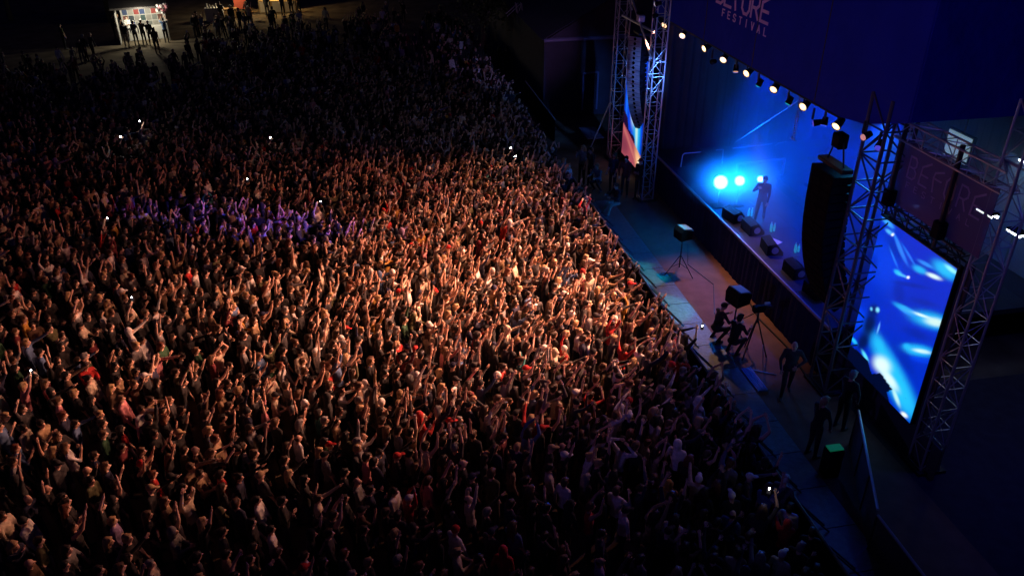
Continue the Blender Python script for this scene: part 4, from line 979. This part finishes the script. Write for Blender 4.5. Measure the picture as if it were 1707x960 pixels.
# ------------------------------------------------------------------ backstage, far side
tent = thing('backstage_tent', S(46, 14.5, 0), 'big dark backstage tent behind the far screen', 'tent')
O = tent.location; M_TENT = mat('dark_tent_fabric', (.03, .033, .06), .8, 0, None, 0, (.04, .045, .085), .3, scale=2)
def tpoly(name, P, d, m=None): link(name, MB().prism([S(*p) - O for p in P], d).mesh(name, m or M_TENT), tent)
tpoly('front_wall', [(40, 9.35, 0), (40, 22, 0), (40, 22, 3.9), (40, 9.35, 3.9)], U * .05)
tpoly('side_wall', [(40.06, 9.35, 0), (58, 9.35, 0), (58, 9.35, 3.9), (40.06, 9.35, 3.9)], Wv * .05)
tpoly('roof', [(39.8, 9.2, 3.95), (58, 9.2, 3.95), (58, 15.5, 7.4), (39.8, 15.5, 7.4)], Vector((0, 0, .05))); tpoly('roof', [(39.8, 22, 3.95), (58, 22, 3.95), (58, 15.52, 7.4), (39.8, 15.52, 7.4)], Vector((0, 0, .05)))
tpoly('gable', [(40, 9.4, 3.92), (40, 21.9, 3.92), (40, 15.5, 7.35)], U * .04)
bar('eave_rail', S(39.85, 9.3, 3.95), S(39.85, 15.0, 3.98), .10, mat('blue_lit_rail', (.16, .18, .36), .6), tent)  # blue light along the eave is put into the rail colour
for a, c in (((39.93, 11.42, .3), (39.93, 11.42, 2.2)), ((39.93, 11.42, 2.2), (39.93, 12.2, 2.24)), ((39.93, 12.2, 2.24), (39.93, 12.2, .3))): bar('door_frame', S(*a), S(*c), .05, MATS['blue_lit_rail'], tent)
pf = thing('black_fence', S(42.8, 9.55, 0), 'black crowd fence with a shiny top rail beside the dark tent', 'fence')
for i in range(6):
    a, c = S(42.9 - i * 1.15, 9.0, 0), S(42.9 - (i + 1) * 1.15, 9.0, 0)
    bar('rail', a + Vector((0, 0, 1.15)), c + Vector((0, 0, 1.15)), .03, M_ALU, pf); bar('post', a, a + Vector((0, 0, 1.15)), .03, M_BLACK, pf)
    MB().prism([a - pf.location, c - pf.location, c - pf.location + Vector((0, 0, 1.1)), a - pf.location + Vector((0, 0, 1.1))], Wv * .02).part('panel', M_BLACKBOX, pf)
gw = thing('guy_strut', S(33.7, 11.0, 2.4), 'slanted pale strut propping the outer far tower', 'strut'); bar('pipe', S(33.8, 10.95, 2.5), S(34.2, 10.15, .0), .028, M_ALU, gw)
rp = thing('rigging_post', S(48, 9.0, 0), 'purple lit slanted rigging post with a forked top behind the crowd', 'post'); 
truss(rp, S(47.6, 10.1, .1), S(46.4, 9.3, 4.6), U, Wv, .3, .3, 7, .03, .014); bar('fork', S(46.4, 9.3, 4.6), S(46.0, 8.5, 4.1), .03, M_ALU, rp); bar('fork', S(46.5, 9.4, 4.5), S(46.1, 8.6, 3.95), .03, M_ALU, rp)
tk = thing('table_stack', S(35.0, 10.5, 0), 'low dark folding table in the shade of the far tower', 'table'); sbox('top', 35.0, 10.5, .74, 1.6, .8, .04, mat('table_top', (.10, .11, .16), .5), tk)
for a in (-.7, .7):
    for c in (-.32, .32): bar('leg', S(35.0 + a, 10.5 + c, 0), S(35.0 + a, 10.5 + c, .72), .02, M_BLACK, tk)

# ------------------------------------------------------------------ backstage on the near side: lit tubes seen through the wing banner
def tube_lamp(s, t, z, L, label, power, colr=(.85, .95, 1.0)):
    p = S(s, t, z); o = thing('tube_lamp', p, label, 'lamp', 'white tube lamps backstage')
    for k in (-.07, .07): link('tube', MB().tube((0, -L / 2, 0), (0, L / 2, 0), .035, .035, 8).mesh('tube', mat('white_tube', (1, 1, 1), .4, 0, (.85, .95, 1.0), 9.0)), o, (k, 0, 0), (0, 0, ROTZ))
    link('tray', MB().box((0, 0, .06), (.26, L, .04)).mesh('tray', M_BLACKBOX), o, None, (0, 0, ROTZ))
    point('tube_glow', p - Vector((0, 0, .15)), power, colr, .1)
tube_lamp(15.2, 14.5, 5.06, .5, 'pair of white tubes glowing behind the wing banner', 2.5)
tube_lamp(14.2, 14.5, 5.0, .4, 'pair of white tubes glowing behind the outer truss tower', 1.5)
tube_lamp(17.2, 17.4, 5.3, .9, 'pair of white tubes above the pale backstage boards', 7, (.1, .7, 1.0))
pl = thing('panel_lamp', S(18.4, 16.0, 5.5), 'square greenish white light panel glowing through the wing truss', 'lamp'); sbox('frame', 18.4, 16.0, 5.5, 1.0, .10, .8, M_BLACKBOX, pl); sbox('diffuser', 18.4, 15.94, 5.5, 0.92, .02, .72, mat('panel_light', (.8, .8, .8), .5, 0, (.40, .66, .62), .4), pl); bar('hanger', S(18.4, 16.02, 5.9), S(18.4, 16.02, 8.4), .025, M_BLACK, pl)
pn = thing('backstage_boards', S(18.2, 18.6, 2), 'pale rigid boards standing in the white backstage light', 'boards')
for i in range(3): sbox('board', 16.6 + i * 1.25, 18.8, 3.12, 1.2, .06, 3.2, mat('pale_panel', (.42, .52, .5), .6), pn)

# ------------------------------------------------------------------ white kiosk at the back of the field
kx, ky = ground_at(240, 68); ka = math.radians(22)
ki = thing('kiosk', (kx, ky, 0), 'small white lit kiosk with rows of coloured posters under a dark pitched roof', 'kiosk', None, ka); ki.scale = (.95,) * 3
M_KW = mat('kiosk_white', (.46, .45, .41), .6, bump=.1)
def kb_(name, c, d, m, bev=0.0, rot=None): return link(name, MB().box((0, 0, 0), d, bevel=bev).mesh(name, m), ki, c, rot)
kb_('back_wall', (.25, 1.0, 1.1), (3.0, .06, 2.2), M_KW); kb_('side_wall', (-1.55, .0, 1.1), (.06, 2.0, 2.2), M_KW)
for i in range(4): kb_('side_slat', (1.78, -.8 + i * .6, 1.1), (.05, .10, 2.2), M_KW)
for z_ in (.25, 1.1, 2.1): kb_('side_rail', (1.74, .1, z_), (.05, 2.1, .08), M_KW)
kb_('side_wall', (1.84, .1, 1.1), (.03, 2.1, 2.1), mat('kiosk_grey', (.30, .30, .28), .7)); kb_('counter', (.3, .35, .5), (2.6, .5, 1.0), M_KW, .02)
PC = [(.05, .09, .22), (.5, .48, .42), (.5, .06, .05), (.04, .10, .30), (.45, .44, .4), (.52, .07, .06), (.5, .5, .46), (.36, .12, .10), (.06, .08, .10), (.45, .42, .38), (.05, .12, .12), (.42, .40, .36), (.30, .32, .30), (.2, .07, .05)]
pm = [MB().box((0, 0, 0), (.34, .015, .38)).mesh('poster', mat('poster_%d' % i, tuple(q * .6 for q in c), .6)) for i, c in enumerate(PC)]
for r in range(3):
    for c in range(7): link('poster', pm[(r * 7 + c * (1 + 2 * (r == 2))) % 14], ki, (-.95 + c * .40, .96, 1.92 - r * .45))
kb_('roof_front', (.1, .35, 2.80), (3.9, 1.7, .06), mat('kiosk_roof', (.035, .03, .028), .8), 0, (.42, 0, 0)); kb_('fascia', (.1, -.45, 2.40), (3.9, .05, .14), MATS['kiosk_roof'])
kb_('light_strip', (.25, -.36, 2.36), (2.6, .05, .03), mat('kiosk_strip', (1, 1, 1), .4, 0, (1.0, .95, .80), 3.0))
fl = thing('flower_bunch', Matrix.Translation((kx, ky, 0)) @ Matrix.Rotation(ka, 4, 'Z') @ Vector((1.7, -.9, 2.2)), 'pink and white flower bunch at the kiosk corner', 'flowers')
for k in range(16): MB().ball((random.uniform(-.4, .4), random.uniform(-.3, .3), random.uniform(-.25, .35)), random.uniform(.09, .16), 7, 5).part('blossom', mat(('pink_petal', 'white_petal')[k % 2], ((.55, .22, .26), (.6, .55, .52))[k % 2], .7), fl)
Kw = Matrix.Translation((kx, ky, 0)) @ Matrix.Rotation(ka, 4, 'Z')
point('kiosk_glow', Kw @ Vector((.2, -1.1, 2.1)), KIOSK_P, (1.0, .92, .72), .25)
# hut with a pale-iconed gable behind
hx, hy = ground_at(222, 30); hut = thing('gabled_hut', (hx, hy, 0), 'dark hut with a pointed gable and three pale round icons behind the kiosk', 'hut', None, ka)
MB().box((0, 0, 1.3), (3.6, 3, 2.6)).part('wall', mat('hut_wall', (.03, .028, .025), .9), hut)
MB().prism([(-2.1, -1.6, 2.55), (2.1, -1.6, 2.55), (0, -1.6, 4.2)], (0, 3.4, 0)).part('roof', MATS['kiosk_roof'], hut)
for sx in (-1, 1): MB().tube((0, -1.64, 4.22), (sx * 2.15, -1.64, 2.5), .06, n=6).part('barge_board', mat('barge_board', (.22, .2, .18), .7), hut)
for k in (-.75, 0, .75): MB().tube((k, -1.62, 2.95), (k, -1.66, 2.95), .24, .24, 14).part('round_icon', mat('icon_pale', (.35, .35, .33), .6), hut)
# counter, table, banner
cx_, cy_ = ground_at(360, 36); wc = thing('white_counter', (cx_, cy_, 0), 'small white counter box with bottles on top beside the kiosk', 'counter', None, .2)
for nm, c, d in (('front_panel', (0, -.3, .5), (1.3, .04, .95)), ('side_panel', (.64, .0, .5), (.04, .6, .95)), ('top_board', (0, 0, 1.0), (1.4, .7, .05)), ('side_panel', (-.64, 0, .5), (.04, .6, .95))): MB().box(c, d).part(nm, M_KW, wc)
MB().prism([(-.12, -.325, .5), (0, -.325, .3), (.12, -.325, .5), (0, -.325, .75)], (0, -.004, 0)).part('diamond_mark', mat('grey_print', (.2, .2, .19), .6), wc)
for k in range(5):
    c = Vector((cx_, cy_, 1.03)) + Vector((-.5 + k * .24, random.uniform(-.15, .15), 0)); h_ = random.uniform(.18, .38)
    o = thing('jar', c, 'pale jar standing on the white counter', 'jar', 'jars on the white counter'); MB().tube((0, 0, 0), (0, 0, h_), .07, .06, 8).part('body', M_KW, o); MB().tube((0, 0, h_), (0, 0, h_ + .04), .05, .05, 8).part('lid', M_BLACKBOX, o)
tx, ty = ground_at(386, 31); wt = thing('wooden_table', (tx, ty, 0), 'wooden table with crossed legs beside the white counter', 'table', None, .3); MB().box((0, 0, .75), (1.0, .7, .05)).part('top', mat('warm_wood', (.32, .18, .07), .6), wt); MB().box((0, -.3, .4), (1.0, .04, .5)).part('apron', MATS['warm_wood'], wt)
for a in (-.4, .4):
    for c in (-.28, .28): MB().tube((a, c, 0), (a * .6, c, .75), .03).part('leg', MATS['warm_wood'], wt)
bx, by = ground_at(403, 26); bn = thing('orange_banner', (bx, by, 0), 'orange red upright banner behind the wooden table', 'banner', None, .2); MB().box((0, 0, 1.35), (.95, .03, 1.7)).part('cloth', mat('orange_cloth', (.55, .09, .04), .7), bn); MB().tube((-.5, 0, 0), (-.5, 0, 2.25), .02).part('pole', M_BLACK, bn)
# golden stall
gx_, gy_ = ground_at(466, 20); gs = thing('golden_stall', (gx_, gy_, 0), 'open stall glowing gold at the far edge of the field', 'stall', None, .12)
M_GOLDW = mat('stall_wood', (.45, .30, .12), .6)
for nm, c, d in (('counter', (0, -.4, .5), (3.0, .5, 1.0)), ('back_panel', (0, 1.0, 1.2), (3.2, .05, 2.4)), ('roof', (0, .2, 2.5), (3.6, 2.0, .08))): MB().box(c, d).part(nm, M_GOLDW, gs)
for a in (-1.5, 1.5):
    for c in (-.6, .95): MB().tube((a, c, 0), (a, c, 2.45), .04).part('post', M_BLACK, gs)
for k in range(3): MB().box((-1.0 + k, -.69, .5), (.8, .03, .8)).part('sign_board', mat('cream_board', (.6, .52, .36), .6), gs)
for k in range(3): MB().ball((-1 + k, .1, 2.3), .07, 8, 6).part('bulb', mat('golden_bulb', (1, .8, .4), .4, 0, (1.0, .72, .30), 12.0), gs)
point('stall_glow', Vector((gx_, gy_, 2.1)) + Vector((0, -.3, 0)), STALL_P, (1.0, .68, .30), .2)
point('table_glow', Vector((tx, ty, 2.0)) + Vector((.1, -.6, 0)), TABLE_P, (1.0, .8, .5), .2)
# ---- trees standing in the dark at the far edge
def tree(px, py, hgt, label, seed):
    R_ = random.Random(seed); x, y = ground_at(px, py); o = thing('tree', (x, y, 0), label, 'tree', 'dark trees at the far edge of the field')
    b = MB(); b.tube((0, 0, 0), (.1, 0, hgt * .5), .22, .13, 8)
    limbs = []
    for k in range(7):
        a = R_.uniform(0, 2 * PI); e = Vector((math.cos(a) * R_.uniform(.8, 2), math.sin(a) * R_.uniform(.8, 2), hgt * R_.uniform(.6, .95))); b.tube((.08, 0, hgt * R_.uniform(.3, .5)), e, .09, .03, 6); limbs.append(e)
    b.part('trunk', mat('bark', (.06, .045, .035), .9, bump=.5), o)
    V, F = [], []
    for e in limbs:
        for k in range(330):
            c = e + Vector((R_.gauss(0, .75), R_.gauss(0, .75), R_.gauss(0, .6))); d1 = Vector((R_.uniform(-1, 1), R_.uniform(-1, 1), R_.uniform(-1, 1))).normalized() * .13; d2 = Vector((R_.uniform(-1, 1), R_.uniform(-1, 1), R_.uniform(-1, 1))).normalized() * .09
            i = len(V); V += [c - d1, c + d2, c + d1, c - d2]; F.append((i, i + 1, i + 2, i + 3))
    me = bpy.data.meshes.new('crown'); me.from_pydata(V, [], F); me.materials.append(mat('leaf', (.05, .075, .03), .6)); c = link('crown', me, o)
tree(18, 34, 7.0, 'dark tree at the outermost edge of the field with pale bark', 3); tree(805, 112, 6.0, 'slim dark tree standing behind the tight group of people', 5)

# ------------------------------------------------------------------ coloured beams thrown over the crowd and pit, with added fill lamps
def mover(s, t, z, aim, power, colr, ang, label, blend=.6):
    p = S(s, t, z); o = thing('moving_head', p, label, 'stage lamp', 'moving head lamps on the towers'); d = (S(*aim) - p).normalized(); R = d.to_track_quat('-X', 'Z').to_matrix().to_4x4()
    c = link('head', MB().tube((.05, 0, 0), (.25, 0, 0), .09, .07, 12).mesh('head', M_BLACKBOX), o); c.matrix_local = R
    m = mat('mover_lens_%d' % len(MATS), (.5, .5, .5), .2, 0, colr, .5); c = link('lens', MB().tube((.02, 0, 0), (.05, 0, 0), .075, .075, 12).mesh('lens', m), o); c.matrix_local = R
    bar('yoke', p + Vector((0, 0, .12)), p + Vector((0, 0, .4)), .03, M_BLACK, o); spot('colour_beam', p + d * .15, S(*aim), power, colr, ang, blend, .08)
mover(18.2, 11.3, 6.5, (26.1, -3.5, 1.5), 15000, (.17, .10, 1.0), 9, 'moving head lamp throwing a violet beam far into the crowd')
mover(21.6, 11.45, 6.5, (22.6, 8.75, 0), 2600, (.0, .62, .72), 17, 'moving head lamp throwing teal light on the farther step plates')
mover(19.8, 11.45, 6.5, (20.3, 8.75, 0), 3000, (.0, .62, .72), 17, 'moving head lamp throwing teal light on the middle step plates')
mover(17.9, 11.45, 6.5, (16.4, 9.85, 0), 300, (.02, .10, 1.0), 11, 'moving head lamp throwing a blue streak on the cable ramp')
mover(23.2, 11.5, 6.5, (20.6, 10.6, 0), 1100, (1.0, .50, .28), 60, 'added lamp throwing dull warm light on the pit floor', 1.0)  # fill lamp added to bring out the brown floor
mover(15.4, 11.3, 6.8, (9.5, 4.5, 1.5), 170, (.09, .08, 1.0), 70, 'added moving head lamp washing blue over the near pit corner', 1.0)  # blue fill added over the near corner
mover(28.6, 10.7, 7.2, (52.5, 7.0, 0), 1100, (.50, .24, .60), 26, 'added moving head lamp washing purple over the far field', 1.0)  # purple fill added for the far ground
mover(15.9, 11.2, 6.9, (13.5, -4.5, 1.5), 900, (1.0, .40, .36), 78, 'added moving head lamp washing dull pink over the near outer crowd', 1.0)  # pink fill added to lift the dim near crowd
mover(24.6, 11.3, 6.5, (30.2, 10.9, 4.5), 3200, (.10, .28, 1.0), 28, 'added moving head lamp lighting the far speaker column pale blue', 1.0)  # added lamp that brightens the far speaker boxes
mover(28.6, 10.7, 7.6, (44.0, -6.0, 0), 230, (.75, .62, .80), 75, 'added moving head lamp dimly washing the far crowd', 1.0)  # faint fill added so that the far crowd shows
mover(12.0, 12.7, 8.4, (9.0, 18.0, 0), 330, (.02, .03, 1.0), 130, 'added moving head lamp washing deep blue over the dark asphalt beside the stage', 1.0)  # blue fill added over the ground beside the stage
mover(18.2, 13.4, 6.4, (15.7, 11.8, 5.8), 260, (.04, .42, 1.0), 60, 'added moving head lamp lighting the thick truss tower from behind', 1.0)  # added lamp that gives the thick tower cyan edges
# mast and lamp behind the camera, both added to light the roof banner
fm = thing('added_mast', S(0, -12, 0), 'added tall lamp mast out of view, facing the stage', 'mast'); truss(fm, S(0, -12, 0), S(0, -12, 11), U, Wv, .4, .4, 12)
mover(0, -12, 11.6, (19.0, 12.5, 8.2), 2500, (.22, .15, 1.0), 50, 'added moving head lamp on the unseen mast flooding the roof banner blue', 1.0)
